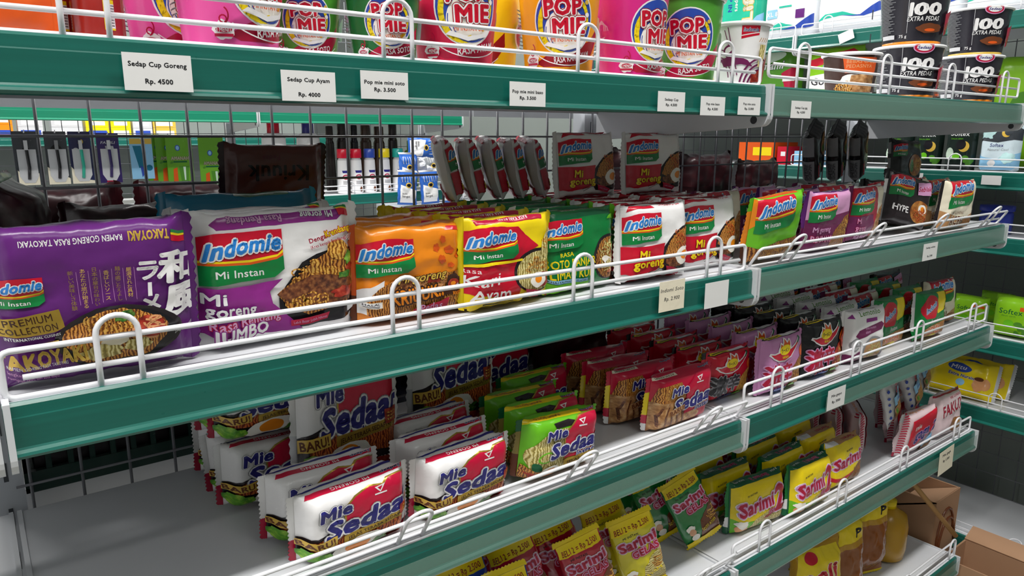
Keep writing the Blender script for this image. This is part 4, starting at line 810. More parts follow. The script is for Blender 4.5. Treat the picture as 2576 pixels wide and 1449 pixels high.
@design
def tealpack():
    a = Art(); a.P('dgreen', (-1, 5), (4, 5), (4, 7), (-1, 7)); a.T('sky', 'Mi goreng', 0, 0, 1.4, b=.03)
    plain('tealpack', 'teal', ([(0, 1, 'teal')], [(0, 1, 'aqua2')]), 13.0, 10.4, 3.2, a, 32)
@design
def maroonpack():
    plain('maroonpack', 'darkfilm', ([(0, 1, 'dmaroon')], [(0, 1, 'dmaroon')]), 13.0, 10.6, 5.5, None, 33, crump=.25)
@design
def blackslim():
    a = Art(); a.indo(-5.6, 2.2, .7); a.E('broth', 1.6, -1.2, 2.6, 2.6); a.E('herbs', .4, -1.4, .8, 1.6); a.noodles('n_gold', 2.4, -1.0, 1.2, 1.6, 20, .2, 2)
    a.B('grey', -5.2, 4.9, -.4, 7.6); a.B('grey', .6, 4.9, 4.9, 7.2); a.B('tinytext', -4.8, 5.4, -1, 7.0)
    plain('blackslim', 'black', ([(0, .55, 'grey'), (.55, .62, 'black'), (.62, .9, 'grey'), (.9, 1, 'black')], [(0, 1, 'black')]), W_, H_, 3.4, a, 34, crump=.14)
for n_, h_, r_ in [('pinkm', '#c384b4', .3), ('palepink', '#dcc4c8', .3), ('darkred', '#55261e', .28), ('aqua2', '#1a93b4', .28)]: PAL[n_] = h_
new_mat('fgreen', '#0f7a36', .18, spec=.8); new_mat('fyellow', '#d8cc18', .18, spec=.8); new_mat('fred', '#b00f2e', .16, spec=.8)
# ------------------------------------------------------------------ second shelf, near left bay
Z2, Z3, Z4, Z5, Z1 = .957, .7296, .479, .156, 1.21
def row(key, pts, z, labels, group=None, step=None, **kw):
    ll = 90
    for i, p in enumerate(pts):
        x, y = p[:2]; y = pts[0][1] + i * step if step else y; yaw = p[2] if len(p) > 2 else kw.get('yaw', 0); lean = p[3] if len(p) > 3 else kw.get('lean', -2); roll = p[4] if len(p) > 4 else kw.get('roll', 0)
        if step: lean = ll = min(lean, ll)
        pack(key, (x, y), z, yaw, lean, roll, label=labels[i] if isinstance(labels, (list, tuple)) else labels % ORD[i], group=group, sc=kw.get('sc', 1))
pack('takoyaki', (-.813, .012), Z2, 0, 3, label='big purple noodle packet with gold lettering and a noodle bowl, leftmost on second shelf')
pack('rendang', (-.664, .030), Z2, 0, 2, label='large white and magenta noodle packet with a fork of brown noodles', sc=1.02)
pack('rendang', (-.668, .078), Z2, 0, -2, label='white and magenta noodle packet directly behind the large rendang packet')
row('kriuk', [(-.529, .028, -1, 2), (-.530, .066, 1, -3), (-.529, .102, -1, -4)], Z2, 'orange spicy noodle packet, %s in the orange row on the second shelf', 'orange noodle packets', step=.042)
row('kari', [(-.4115, .018, 3, 1), (-.410, .064, 0, -4), (-.412, .1, 1, -4), (-.41, .14, -1, -4), (-.411, .178, 1, -5)], Z2, 'yellow and red chicken curry noodle packet, %s in the yellow row', 'yellow curry noodle packets', step=.043)
row('soto', [(-.296, .032, 2, -2), (-.295, .070, -1, -4), (-.294, .106, 1, -4), (-.295, .142, 0, -4), (-.295, .176, 0, -4)], Z2, 'green soto noodle packet with lime print, %s in the green row', 'green soto noodle packets', step=.042)
row('mi_goreng', [(-.172, .020, -1, -3), (-.172, .064, 1, -4), (-.173, .100, -1, -4), (-.172, .136, 0, -4), (-.172, .172, 0, -4), (-.172, .206, 0, -4)], Z2, 'red fried noodle packet with egg, %s in the row right of green soto', 'fried noodle packets, inner row', step=.042)
row('mi_goreng', [(-.038, .040, -1, -5), (-.039, .082, 1, -5), (-.038, .118, 0, -5), (-.038, .154, 0, -5), (-.038, .19, 0, -5)], Z2, 'red fried noodle packet with egg, %s in the row beside the joint', 'fried noodle packets, joint row', step=.042)
pack('mi_goreng', (-.156, .170), 1.054, 2, -6, sc=.93, label='egg noodle packet in the raised back row, left of two facing front')
pack('mi_goreng', (-.026, .160), 1.054, -4, -4, sc=.93, label='egg noodle packet in the raised back row, right of two facing front')
for i, x in enumerate((-.338, -.300, -.262, -.224, -.186)):
    pack('mi_goreng', (x, .252), 1.054, 61, -15 + 1.5 * (i % 2), -4 + 3 * (i % 2), sc=.85, label='edge-on red noodle packet in the raised back row, %s from the left' % ['first', 'second', 'third', 'fourth', 'fifth'][i], group='edge-on noodle packets')
pack('tealpack', (-.650, .165), Z2, -2, -4, sc=1.15, label='teal noodle packet whose top shows behind the white and magenta one')
pack('maroonpack', (-.575, .262), Z2, 0, 0, sc=.68, label='dark wrapped packet under the upside-down brown packet')
pack('darkkriuk', (-.578, .272), 1.031, 3, 4, 1, sc=.93, label='dark brown noodle packet with upside-down lettering standing high at the back')
pack('maroonpack', (-.852, .225), Z2, 82, -1, 90, sc=1.04, face=False, label='tall dark brown wrapped packet at the left end behind the purple packet')
pack('maroonpack', (-.74, .262), Z2, 0, -2, sc=.95, label='dark maroon packet behind the teal packet by the mesh')
# second shelf, far right bay
pack('gsoto', (.078, .008), Z2, 0, 10, -4, label='green and orange soto noodle packet with a bright lime top leaning at the bay joint')
pack('iga', (.095, .12), Z2, 5, -4, label='shaded noodle packet behind the lime topped one at the bay joint')
row('rendang_small', [(.247, .021, 0, 5), (.235, .066, 2, 0), (.25, .102, -1, -3), (.24, .14, 1, -3)], Z2, 'purple rendang noodle packet with white ridge, %s in the purple row of the far bay', 'purple rendang noodle packets', step=.043)
row('iga', [(.424, .048, 6, 4), (.40, .09, 2, -2), (.41, .13, -3, -3)], Z2, 'white and plum grilled rib noodle packet, %s in its row', 'white and plum noodle packets', step=.043)
pack('darkpack', (.565, .040), Z2, -12, -6, 14, label='black noodle packet with pink sticker leaning left on the second shelf')
pack('darkpack', (.590, .095), Z2, -6, -6, 2, label='black noodle packet partly hidden behind the leaning black one')
row('aceh', [(.719, .012, -3, 4), (.732, .06, 0, -2), (.732, .1, 0, -3)], Z2, 'cream noodle packet with red top, %s at the second shelf right end', 'cream noodle packets', step=.046)
for i, x in enumerate((.53, .62, .71)):
    pack('blackslim', (x, .215), 1.036, 22, -2, -110, sc=.95, label='slim black noodle packet with grey seal leaning in the back row, %s of three' % ['left', 'middle', 'right'][i])
pack('blackslim', (.815, .165), 1.04, -4, -5, 3, sc=.92, label='black noodle packet with bowl picture facing front above the others')
for i, x in enumerate((.585, .685, .785, .86)):
    pack('darkpack', (x, .235), Z2, 0, -3, sc=.7, label='small dark packet under the slim black packets, %s from the left' % ORD[i].replace('front', 'first'))
for i, (x, y) in enumerate(((.345, .245), (.405, .245), (.465, .245))):
    pack('blackslim', (x, y), Z2, 58, -3, sc=.85, label='dark shaded packet by the mesh left of the slim black ones, %s of three' % ['left', 'middle', 'right'][i])
# reverse side stock seen through the mesh
def backpack(key, x, z, label, sc=1, y=.42, yaw=180, lean=-2): return pack(key, (x, y), z, yaw, lean, 0, sc=sc, label=label, face=False)
for i, x in enumerate((-.80, -.638)): backpack('maroonpack', x, Z2, 'dark maroon packet standing behind the mesh, %s one of the two at the left' % ('left', 'right')[i], 1.05, .44 - .012 * i)
pack('maroonpack', (.235, .44), Z2, 182, -2, sc=1.35, label='large maroon wrapped bundle behind the mesh, higher one', face=False)
pack('maroonpack', (.455, .455), Z2, 178, -2, sc=1.25, label='large maroon wrapped bundle behind the mesh, lower one on the right', face=False)
pack('maroonpack', (.66, .46), Z2, 180, -2, sc=1.1, label='dark wrapped bundle behind the mesh beyond the black packets', face=False)
# ------------------------------------------------------------------ third shelf
pack('sed_tall', (-.565, .126), Z3, -2, -2, 2, sc=.95, label='tall upright white and red noodle packet with egg and lettuce')
pack('sed_tall', (-.386, .182), Z3, -4, -3, 1, sc=.96, label='upright noodle packet with egg half hidden behind the lying white ones')
row('sed_goreng', [(-.6077, .016, 2, 5, -1), (-.618, .068, 1, 2, 1), (-.634, .168, 3, -2, 2), (-.634, .220, 3, -2, -2), (-.632, .272, 3, -2, 2)], Z3, 'white and red noodle packet, %s in the column beside the empty deck', 'white packets beside the empty deck')
row('sed_goreng', [(-.636, .170, 3, -2, 3), (-.640, .222, 3, -2, -2), (-.634, .274, 3, -2, 3)], Z3 + .078, 'white and red noodle packet, %s in the upper layer beside the empty deck', 'upper layer of white packets')
row('sed_goreng', [(-.474, .016, 1, 6), (-.468, .070, 0, 2), (-.455, .124, 1, 0)], Z3, ['white and red noodle packet, front one right of the leaning packet', 'white and red noodle packet, middle one of the row of three', 'white and red noodle packet, rearmost of the row of three'])
row('sed_soto', [(-.332, .018, 1, 4, 4), (-.318, .060, 0, 1, 2), (-.312, .098, 0, -2, 1), (-.248, .15, 0, -2)], Z3, 'yellow and lime soto noodle packet, %s in its row on the third shelf', 'lime and yellow soto noodle packets', step=.05)
pack('sed_ayam', (-.265, .262), Z3, 2, -2, sc=1.4, label='dim crimson noodle packet standing at the back behind the soto row')
row('sed_ayam', [(-.093, .028, -2, 7, -2), (-.118, .078, -4, 3, -1), (-.12, .122, -4, 2, 1), (-.115, .165, -4, -2)], Z3, 'red and tan chicken noodle packet, %s in its row on the third shelf', 'red and tan noodle packets', step=.05)
pack('maroonpack', (-.085, .255), Z3, 2, -2, sc=1.15, label='dim see-through bag of noodles behind the red and tan packets')
row('ramen_red', [(.056, .058, 2, 4, 1), (.048, .104, 0, 1), (.048, .146, 1, 0), (.046, .186, 0, -2), (.046, .225, 0, -2)], Z3, 'red packet with black brush characters, %s in the red row', 'red brush character packets', step=.048, sc=.93)
row('ramen_pink', [(.157, .029, 1, 0), (.160, .074, 0, -2), (.161, .112, 1, -3), (.16, .15, 0, -3), (.16, .19, 0, -3)], Z3, 'pink packet with chili and crimson characters, %s in the pink row', 'pink chili packets', step=.048, sc=.95)
row('ramen_black', [(.287, .031, 0, -2), (.290, .074, 2, -3), (.286, .112, -2, -4), (.29, .15, 0, -4), (.288, .19, 2, -4)], Z3, 'black packet with chili and crimson characters, %s in the black row', 'black chili packets', step=.046)
row('health', [(.428, .029, -5, -1), (.430, .072, 2, -3), (.428, .11, -2, -4), (.43, .15, 2, -4), (.43, .19, -2, -4)], Z3, 'white and purple brown rice noodle packet, %s in the white row', 'white and purple packets', step=.046)
row('iga', [(.560, .10, 2, -3), (.56, .14, 0, -4), (.56, .18, 0, -4)], Z3, 'pale noodle packet with plum print, %s in the row right of the white row', 'pale plum packets', step=.045)
row('greeny', [(.695, .027, 0, -3), (.695, .074, 0, -4), (.697, .12, 0, -4), (.695, .165, 0, -4)], Z3, 'green noodle packet with red emblem, %s in the row near the end', 'green and yellow packets', step=.046)
pack('greeny', (.563, .048), Z3, 2, -3, label='green and yellow noodle packet left of the front green one, by the white row')
pack('aceh', (.828, .065), Z3, -6, -4, label='tan noodle packet at the right end of the third shelf')
row('darkpack', [(.565, .26, 0, -3), (.70, .235, 0, -4), (.83, .18, 0, -4)], Z3, 'dim dark packet at the back of the third shelf, far bay, %s from the left', 'dim dark packets')
# ------------------------------------------------------------------ fourth shelf
row('isi2', [(.141, .040, -6, -2), (.13, .098, -2, -3), (.128, .145, 0, -3)], Z4, 'green and yellow double noodle packet, %s in the left row of the fourth shelf', 'double noodle packets, left row', step=.055, sc=.96)
row('isi2', [(.270, .018, 2, -4, 3), (.272, .078, 0, -4), (.272, .125, 0, -4), (.272, .17, 0, -4)], Z4, 'green and yellow double noodle packet, %s in the row right of the leftmost one', 'double noodle packets, right row', step=.055, sc=.96)
row('isi2b', [(.404, .030, 3, -5, 3), (.406, .078, 0, -4), (.408, .12, 0, -4), (.406, .165, 0, -4)], Z4, 'yellow noodle packet with tan top and red arc, %s in its row', 'yellow and tan packets', step=.055, sc=.96)
row('gelas_green', [(-.018, .062, -20, 0, -27), (-.048, .105, -20, -1, -25), (-.05, .165, -12, -4, -14)], Z4, 'green foil sachet with yellow header leaning left, %s of its pile', 'green foil sachets')
row('gelas_yellow', [(-.176, .030, -22, 4, -17), (-.186, .075, -22, 0, -18), (-.135, .15, -14, -4, -12)], Z4, 'yellow foil sachet with red lettering, %s of its pile', 'yellow foil sachets')
row('gelas_red', [(-.268, .035, -20, 2, -19), (-.278, .080, -20, 0, -19), (-.352, .075, -20, -1, -19), (-.262, .135, -20, -3, -17), (-.352, .125, -20, -3, -18), (-.215, .20, -14, -5, -12)], Z4, 'crimson foil sachet with yellow header, %s of its pile', 'crimson foil sachets')
row('gelas_blue', [(-.405, .030, -16, 0, -12), (-.435, .08, -16, -2, -12)], Z4, 'blue foil sachet with yellow header, %s of its pile', 'blue foil sachets')
pack('fredpack', (-.475, .035), Z4, -6, -4, label='plain red packet at the left end of the fourth shelf, mostly out of view') if 'fredpack' in DES else pack('ramen_red', (-.505, .045), Z4, -6, -4, label='red packet at the bottom left of the fourth shelf mostly below the view')
row('striped', [(.673, .016, -4, 8), (.598, .110, 40, -3, -2), (.578, .150, 40, -3, -1), (.558, .19, 40, -3, -2), (.538, .225, 40, -3, -1)], Z4, 'white and red striped noodle packet, %s in its row on the fourth shelf', 'striped noodle packets')
pack('striped', (.735, .072), Z4, -2, -4, label='striped noodle packet right behind the lying front one')
pack('striped', (.80, .125), Z4, -2, -4, label='striped noodle packet nearest the right end at the back')
pack('fakux', (.828, .020), Z4, -2, -4, label='pale pink noodle packet with big red lettering at the right end')
row('starbag', [(.705, .052, 4, -8, -24), (.83, .090, 2, -8, -26), (.60, .045, 10, -6, -18)], Z4 + .060, 'clear snack bag with blue stars leaning on the striped packets, %s of three', 'starred snack bags')
row('maroonpack', [(.37, .268, 0, -2), (.70, .26, 0, -2)], Z4, ['dim maroon packet at the back of the fourth shelf behind the yellow row', 'dim maroon packet at the back of the fourth shelf behind the striped ones'])
# ------------------------------------------------------------------ lowest shelf
new_mat('oil', '#8a4a10', .16, spec=.6); new_mat('oilyellow', '#b88a14', .25); new_mat('stick', '#b58a54', .6)
def pouch(key, base, art, w, h, t, seed): pack_meshes(key, h, w, t, art, base, ([(0, 1, 'yellow')], [(0, 1, base)]), seed, vertical=True, flare=.4, crump=.22, n=2.8, end=.3)
a = Art(); a.B('yellow', -5, 3.6, 5, 11); a.T('ink', 'P', 2.4, 5.4, 2.0, b=.08); a.B('oilyellow', -5, 2.2, 5, 3.6); pouch('oilpouch', 'oil', a, 10.4, 21, 5.5, 41)
a = Art(); a.P('yellow', (-6, -8), (6, -8), (6, 8), (-6, 8)); a.T('red', 'noli', -.6, 3.2, 3.4, rot=6, b=.06, w=8.6, o='cream', ow=.03); a.T('brown', 'MINYAK GORENG', -.6, .6, .7, rot=6, b=.02, w=8); a.E('red', -3, 6.6, 1.6, 1.0); pouch('yellowbag', 'oilyellow', a, 11.4, 18, 5, 42)
pack('oilpouch', (.505, .055), Z5, -14, -4, -3, label='amber oil pouch on the lowest shelf, left one behind the yellow bag', name='oil_pouch', cat='pouch')
pack('oilpouch', (.645, .075), Z5, -18, -4, 0, label='amber oil pouch with yellow header, right one on the lowest shelf', name='oil_pouch', cat='pouch')
pack('yellowbag', (.385, .045), Z5, -14, -4, 2, label='yellow oil bag with red lettering on the lowest shelf', name='oil_pouch', cat='pouch')
pack('oilpouch', (.58, .17), Z5, -10, -4, 2, label='amber oil pouch at the back of the lowest shelf', name='oil_pouch', cat='pouch')
def lathething(name, prof, mat, x, y, z, label, cat, parts=(), group=None, n=32):
    m = MB(); m.lathe(prof, mat, n); o = m.build(name); o.matrix_world = Matrix.Translation((x, y, z)); tag(o, label, cat, group)
    for pn, pp, pm in parts: m = MB(); m.lathe(pp, pm, n); m.build(pn, o)
    return o
lathething('oil_jerrycan', [(.03, 0), (.045, .006), (.049, .03), (.049, .085), (.044, .11), (.025, .122), (.018, .128)], 'oilyellow', .775, .11, Z5, 'round yellow oil bottle right of the amber pouches', 'bottle', [('screw_cap', [(.019, .128), (.019, .145), (.001, .146)], 'yellow')])
def openbox(name, x0, y0, z0, x1, y1, z1, M_, label, flaps=(), marks=None, t=.004):
    m = MB()
    for a_, b_ in (((x0, y0, z0), (x1, y1, z0 + t)), ((x0, y0, z0 + t), (x0 + t, y1, z1)), ((x1 - t, y0, z0 + t), (x1, y1, z1)), ((x0 + t, y0, z0 + t), (x1 - t, y0 + t, z1)), ((x0 + t, y1 - t, z0 + t), (x1 - t, y1, z1))): m.box(a_, b_, 'cardb')
    if marks: marks(m)
    o = m.build(name); o.matrix_world = M_; tag(o, label, 'box'); return o
def swirl(m):
    for s_ in (0, 1):
        m.tube([(.068 + .045 * math.cos(R(20 * k)) + .015 * s_, -.0008, .15 + .075 * math.sin(R(20 * k)) - .03 * s_) for k in range(13)], .004, 'brown', 6)
o = openbox('cardboard_carton', 0, 0, 0, .136, .22, .26, Matrix.Translation((.925, .06, .002)) @ Matrix.Identity(4), 'brown cardboard carton with dark red swirl standing behind the end of the lowest shelf', marks=swirl)
m = MB(); m.box((.0, .0, .0), (.13, .004, .11), 'cardb'); fl_ = m.build('flap', o); fl_.matrix_local = Matrix.Translation((0.0, .002, .262)) @ Matrix.Rotation(R(-115), 4, 'X')
o = openbox('cardboard_carton', -.01, -.34, 0, .125, .055, .125, Matrix.Translation((.94, -.02, .002)), 'open brown carton on the floor between the gondola and the wall unit')
m = MB(); m.box((0, -.34, 0), (.05, .055, .003), 'cardb'); f_ = m.build('flap', o); f_.matrix_local = Matrix.Translation((.122, 0, .126)) @ Matrix.Rotation(R(-22), 4, 'Y')
for i, (x, y, r) in enumerate(((.975, -.10, .03), (1.02, -.17, .027), (.98, -.23, .03))):
    lathething('onion', [(.002, 0), (r * .7, r * .22), (r, r * .8), (r * .72, r * 1.4), (r * .2, r * 1.75), (r * .12, r * 2.2)], 'kraft', x, y, .007, 'pale onion in the open carton, %s' % ('nearest the shelf corner', 'beside the wall unit', 'nearest the aisle')[i], 'onion')
m = MB(); m.tube([(.80, .13, .40), (.95, .018, .185)], .006, 'stick', 8); tag(m.build('bamboo_stick'), 'thin bamboo stick leaning from the amber pouches to the shelf corner', 'stick')
m = MB(); m.box((-.05, -.002, 0), (.05, .05, .13), 'kraft'); a = Art(); a.T('ink', 'PK', 0, 10.5, 2.6, b=.04)
S_ = Surf([[Vector((-.05 + .1 * i / 6, -.0024, .13 * j / 6)) for j in range(7)] for i in range(7)], -5, 5, 0, 13); S_.emit(m, 'kraft', a)
o = m.build('kraft_box'); o.matrix_world = Matrix.Translation((.80, .16, Z5 + .09)) @ Matrix.Rotation(R(-20), 4, 'Z'); tag(o, 'kraft paper box with black letters behind the amber pouches', 'box')
m = MB(); m.box((.73, .15, Z5), (.87, .25, Z5 + .088), 'cardb'); tag(m.build('carton_block'), 'plain brown carton carrying the kraft paper box', 'box')
# ------------------------------------------------------------------ noodle cups on the top shelf
def cupsurf(rb, rt, h, art, base, mb, z0=0):
    nu, nv = 56, 12; rm = (rb + rt) / 2
    P = [[Vector(((rb + (rt - rb) * j / nv) * math.sin(2 * math.pi * (i / nu - .5)), -(rb + (rt - rb) * j / nv) * math.cos(2 * math.pi * (i / nu - .5)), z0 + h * j / nv)) for j in range(nv + 1)] for i in range(nu + 1)]
    c = math.pi * rm * 100; S_ = Surf(P, -c, c, 0, h * 100); S_.emit(mb, base, art)
def spiral(a, x, z, k, m='crim'):
    a.E('white', x, z, .95 * k, .8 * k, wob=.08); a.arc(m, x, z + .9 * k, .3 * k, .3 * k, -60, 260, .12 * k); a.arc(m, x - .1, z + 1.2 * k, .55 * k, .7 * k, -80, 60, .12 * k); a.E(m, x, z + .05, .7 * k, .26 * k); a.T('white', '3 MENIT', x, z + .02, .34 * k, b=.03, w=1.3 * k); a.B(m, x - .8 * k, z - .55 * k, x + .8 * k, z - .3 * k)
def popart(k, sw, flavor):
    a = Art(); q = Art(); q.xf = (k, 0, 0, -.25 if k > .7 else -.5)
    q.P(sw, (-4.2, 1.2), (-2, 2.4), (4, 4.0), (6.2, 6), (6.4, 4.2), (4.4, 1.6), (1, .7), (-3, .7)); q.E('white', 0, 6.4, 4.15, 4.3, n=36); q.E('pblue', 0, 6.4, 3.95, 4.1, n=36)
    q.E('egg', .2, 5.0, 2.9, 2.9, n=30); q.arc('yellow', -.6, 6.0, 2.7, 3.2, 130, 290, .7, 14); q.arc('yellow', 1.0, 6.4, 2.2, 2.6, -60, 60, .5); q.arc('pblue', .4, 5.2, 2.9, 2.6, 170, 330, .1, 14); q.arc('pblue', .4, 5.0, 2.4, 2.3, 200, 320, .1, 12); q.E('egg', -2.6, 8.4, .3, .3); q.E('goldl', 2.9, 8.7, .28, .28); q.E('egg', 3.1, 7.2, .3, .3)
    q.P('white', (-2.8, 3.4), (0, 2.7), (2.6, 3.3), (3.2, 4.3), (2, 3.6), (0, 3.2), (-2.2, 3.8))
    q.T('red', 'POP', -.3, 8.1, 2.0, rot=4, b=.07, w=4.6, o='white', ow=.06, o2='dred'); q.T('red', 'MIE', .6, 5.8, 1.9, rot=4, b=.07, w=4.2, o='white', ow=.06, o2='dred'); q.T('dorange', 'MI INSTAN CUP', .3, 4.1, .55, rot=2, b=.03, w=4.0, wave=.012)
    q.T('white', flavor, 1.2, 1.9, .85, rot=10, sh=.15, b=.03, w=5.2, wave=.012, o='crim', ow=.04); q.arc('white', .5, 5.5, 6, 4.6, 225, 320, .12, 14); spiral(q, -4.6, 1.6, 1.1)
    for k2 in range(3): q.arc('pinkb', -8.5, 6.5, .5 + .35 * k2, 1.4 - .2 * k2, 0, 300, .14, 10)
    q.E('white', 9.5, 6, 1.6, 1.9); q.E('crim', 9.5, 6, 1.2, 1.5); [q.B('tinytext', -12.2, 8.6 - .5 * n, -9.4, 8.75 - .5 * n) for n in range(12)]
    a.p = q.p; return a
new_mat('rimwhite', '#e6e6e6', .35); new_mat('lidfoil', '#d8d8d8', .3)
def cup(x, y, z, rb, rt, h, base, art, face, label, lid='lidfoil', foot=None, group=None, rim='rimwhite'):
    m = MB(); k = .006 if foot else .004
    m.lathe([(rb * .86, 0), (rb * .97, .0003), (rb, k)], foot or 'rimwhite', 48); cupsurf(rb, rt, h - k, art, base, m, k); o = m.build('noodle_cup'); o.matrix_world = Matrix.Translation((x, y, z)) @ Matrix.Rotation(R(face), 4, 'Z'); tag(o, label, 'cup', group)
    m = MB(); m.lathe([(rt, h - .0045), (rt + .0025, h - .004), (rt + .0034, h - .002), (rt + .0025, h), (rt - .001, h)], rim, 48, cap=False); m.build('rim', o)
    m = MB(); m.lathe([(rt * .3, h + .0002), (rt, h - .0006), (rt + .002, h + .0004), (rt, h + .001), (.0005, h + .0012)], lid, 40); m.build('lid', o); return o
PA = {k: popart(.84 if k == 1 else k, s, f) for k, s, f in ((1, 'crim', 'RASA AYAM'), (.56, 'crim', 'RASA SOTO'))}
PB = popart(.84, 'dred', 'RASA KARI AYAM'); PS = popart(.84, 'crim', 'RASA SOTO')
PAL['cgreen'] = '#4f9a34'; PAL['cmag'] = '#d62a86'; PAL['cpink'] = '#e455a0'; PAL['corange'] = '#f0a012'; PAL['cyellow'] = '#f2d01e'; PAL['cred'] = '#cf1f46'; PAL['cdgreen'] = '#1f6b34'
cup(-.7125, .152, Z1, .033, .043, .105, 'cpink', PA[1], 18, 'pink noodle cup partly hidden behind the wide pink cup, left end of the cups')
cup(-.688, .052, Z1, .0375, .0475, .112, 'cpink', PA[1], 28, 'wide pink noodle cup at the front, left of the small green cups')
cup(-.610, .092, Z1, .031, .038, .074, 'cgreen', PA[.56], -12, 'small light green noodle cup right of the wide pink cup')
cup(-.548, .046, Z1, .029, .035, .064, 'cdgreen', PA[.56], -18, 'small dark green noodle cup with white lid left of the red cup')
cup(-.462, .056, Z1, .038, .048, .112, 'cred', PA[1], -14, 'red and white chicken noodle cup on the top shelf')
cup(-.354, .158, Z1, .037, .047, .112, 'cyellow', PB, -70, 'yellow noodle cup behind the red and the orange cup')
cup(-.322, .055, Z1, .038, .048, .112, 'corange', PB, -32, 'orange yellow chicken curry noodle cup')
cup(-.206, .055, Z1, .037, .0465, .112, 'cmag', PA[1], 2, 'magenta noodle cup turned so its round logo shows at the right')
cup(-.100, .056, Z1, .037, .046, .106, 'cgreen', PS, -46, 'tall light green noodle cup beside the magenta one')
a = Art(); a.xf = (.85, 0, 0, 0); a.P('red', (-1.2, 8.8), (1.6, 8.8), (1.6, 7.4), (.6, 7.2), (-1.2, 6.8)); a.S('white', [(-1.2, 7.3), (.4, 7.6), (1.6, 7.8)], .14); a.T('navy', 'Indomie', .2, 8.2, .6, sh=.3, b=.03, w=2.3, o='white', ow=.05)
for k in range(4): a.arc('plum', -4.5, .5, 1.5 + .5 * k, 3.0 + .6 * k, 10, 110, .16, 12); a.arc('plum', 2.6, -.6, 1.6 + .7 * k, 1.8 + .9 * k, 60, 170, .3, 12)
a.P('plum', (-4.4, 3.8), (-2, 4.4), (0, 3.6), (1.0, 2.6), (-1, 3.0), (-3.8, 2.6)); a.E('plum', -3.0, 5.2, .9, .7, 40); a.E('white', -3.0, 5.2, .6, .4, 40); a.S('plum', [(-3.6, 8.2), (-3.0, 6.0)], .12); a.S('plum', [(-3.1, 8.6), (-2.6, 6.0)], .12); a.P('n_pale', (1.9, 6), (3.2, 6), (3.1, 2.6), (1.9, 2.6)); [a.S('tan', [(1.6 + .45 * k, 6.4), (1.9 + .45 * k, 7.0)], .12) for k in range(4)]; a.P('chilip', (.8, 1.4), (2.4, 2.2), (4.2, 4.5), (4.2, .4), (.8, .2)); a.xf = None
cup(.006, .050, Z1, .031, .040, .084, 'white', a, -34, 'white noodle cup with wine coloured line drawing at the end of the near bay')
cup(.072, .098, Z1, .027, .034, .066, 'chilip', Art(), 0, 'small dark red cup behind the white cup')
def art100(wd=1.0):
    a = Art(); a.xf = (1.0, 0, 0, 0)
    for k in range(30): a.B('grey', -8.6, 7.9 - .24 * k, -4.2 - (k * 7 % 5) * .3, 7.98 - .24 * k)
    a.E('pinkb', 1.0, 8.0, 1.6, 1.0); a.E('crim', 1.0, 8.0, 1.45, .86); a.E('white', 1.0, 8.0, 1.1, .6); a.T('navy', 'Sedaap', 1.0, 8.0, .5, b=.04, sh=.2)
    a.T('white', '1', -1.6, 5.3, 2.1, b=.08, sh=.05); a.T('white', '00', .9, 5.3, 1.9, b=.08, w=3.9, sh=.05); a.T('white', 'EXTRA PEDAS', .4, 3.7, .75, sh=.15, b=.02, w=5.0); a.E('brown', 1.6, 2.1, 2.2, .8, wob=.06); a.E('dorange', 1.6, 1.8, .9, .25); a.P('crim', (4.4, 4.5), (7, 5.6), (8, 2), (5, 1)); a.noodles('n_brown', 6, 2.5, 1.6, 1.2, 16, .2, 2)
    a.B('lgrey', -6.6, .5, -4.0, 1.2); a.T('white', '75 g', -2.6, .9, .5, b=.02); a.S('lgrey', [(-2.0, 8.6), (-2.0, 1.4)], .06); a.P('white', (10, 8), (12, 8), (12, 7.4), (10, 7.4)); [a.E('lgrey', 11, 6.4 - 1.2 * k, 1.1, .4) for k in range(4)]; a.xf = None; return a
A1 = art100()
for x, y, z, foot, f, lb in ((.52, .058, Z1, 'orange', -52, 'black noodle cup at the bottom of the left stack of two'), (.786, .058, Z1, 'orange', -54, 'black noodle cup at the bottom of the right stack of two'),
    (.528, .060, Z1 + .0925, 'orange', -52, 'black noodle cup with orange foot on top of the left stack'), (.806, .060, Z1 + .0925, 'goldl', -54, 'black noodle cup with yellow foot on top of the right stack')):
    cup(x, y, z, .047, .057, .091, 'cup100', A1, f, lb, foot=foot)
cup(.868, .140, Z1, .045, .055, .086, 'cup100', A1, -90, 'black noodle cup behind the right stack at the shelf end')
a = Art(); a.P('dorange', (-2, 5.4), (3.4, 5.4), (3.6, 3.2), (2.8, 2.8), (-1.6, 3.0)); a.T('peach', 'BEBAS CABE\nPEDASNYA', .8, 4.4, .55, b=.02, w=4.4); a.E('egg', -.4, 1.6, 2.0, 1.2, wob=.05); a.P('chicken', (-.6, 2.6), (3.4, 3), (3.6, 0), (-1, 0)); a.noodles('n_gold', -2.2, .8, 1.8, .7, 20, .2, 2)
cup(.318, .055, Z1, .036, .044, .066, 'dbrown', a, -50, 'small brown noodle cup with orange picture on the far top shelf')
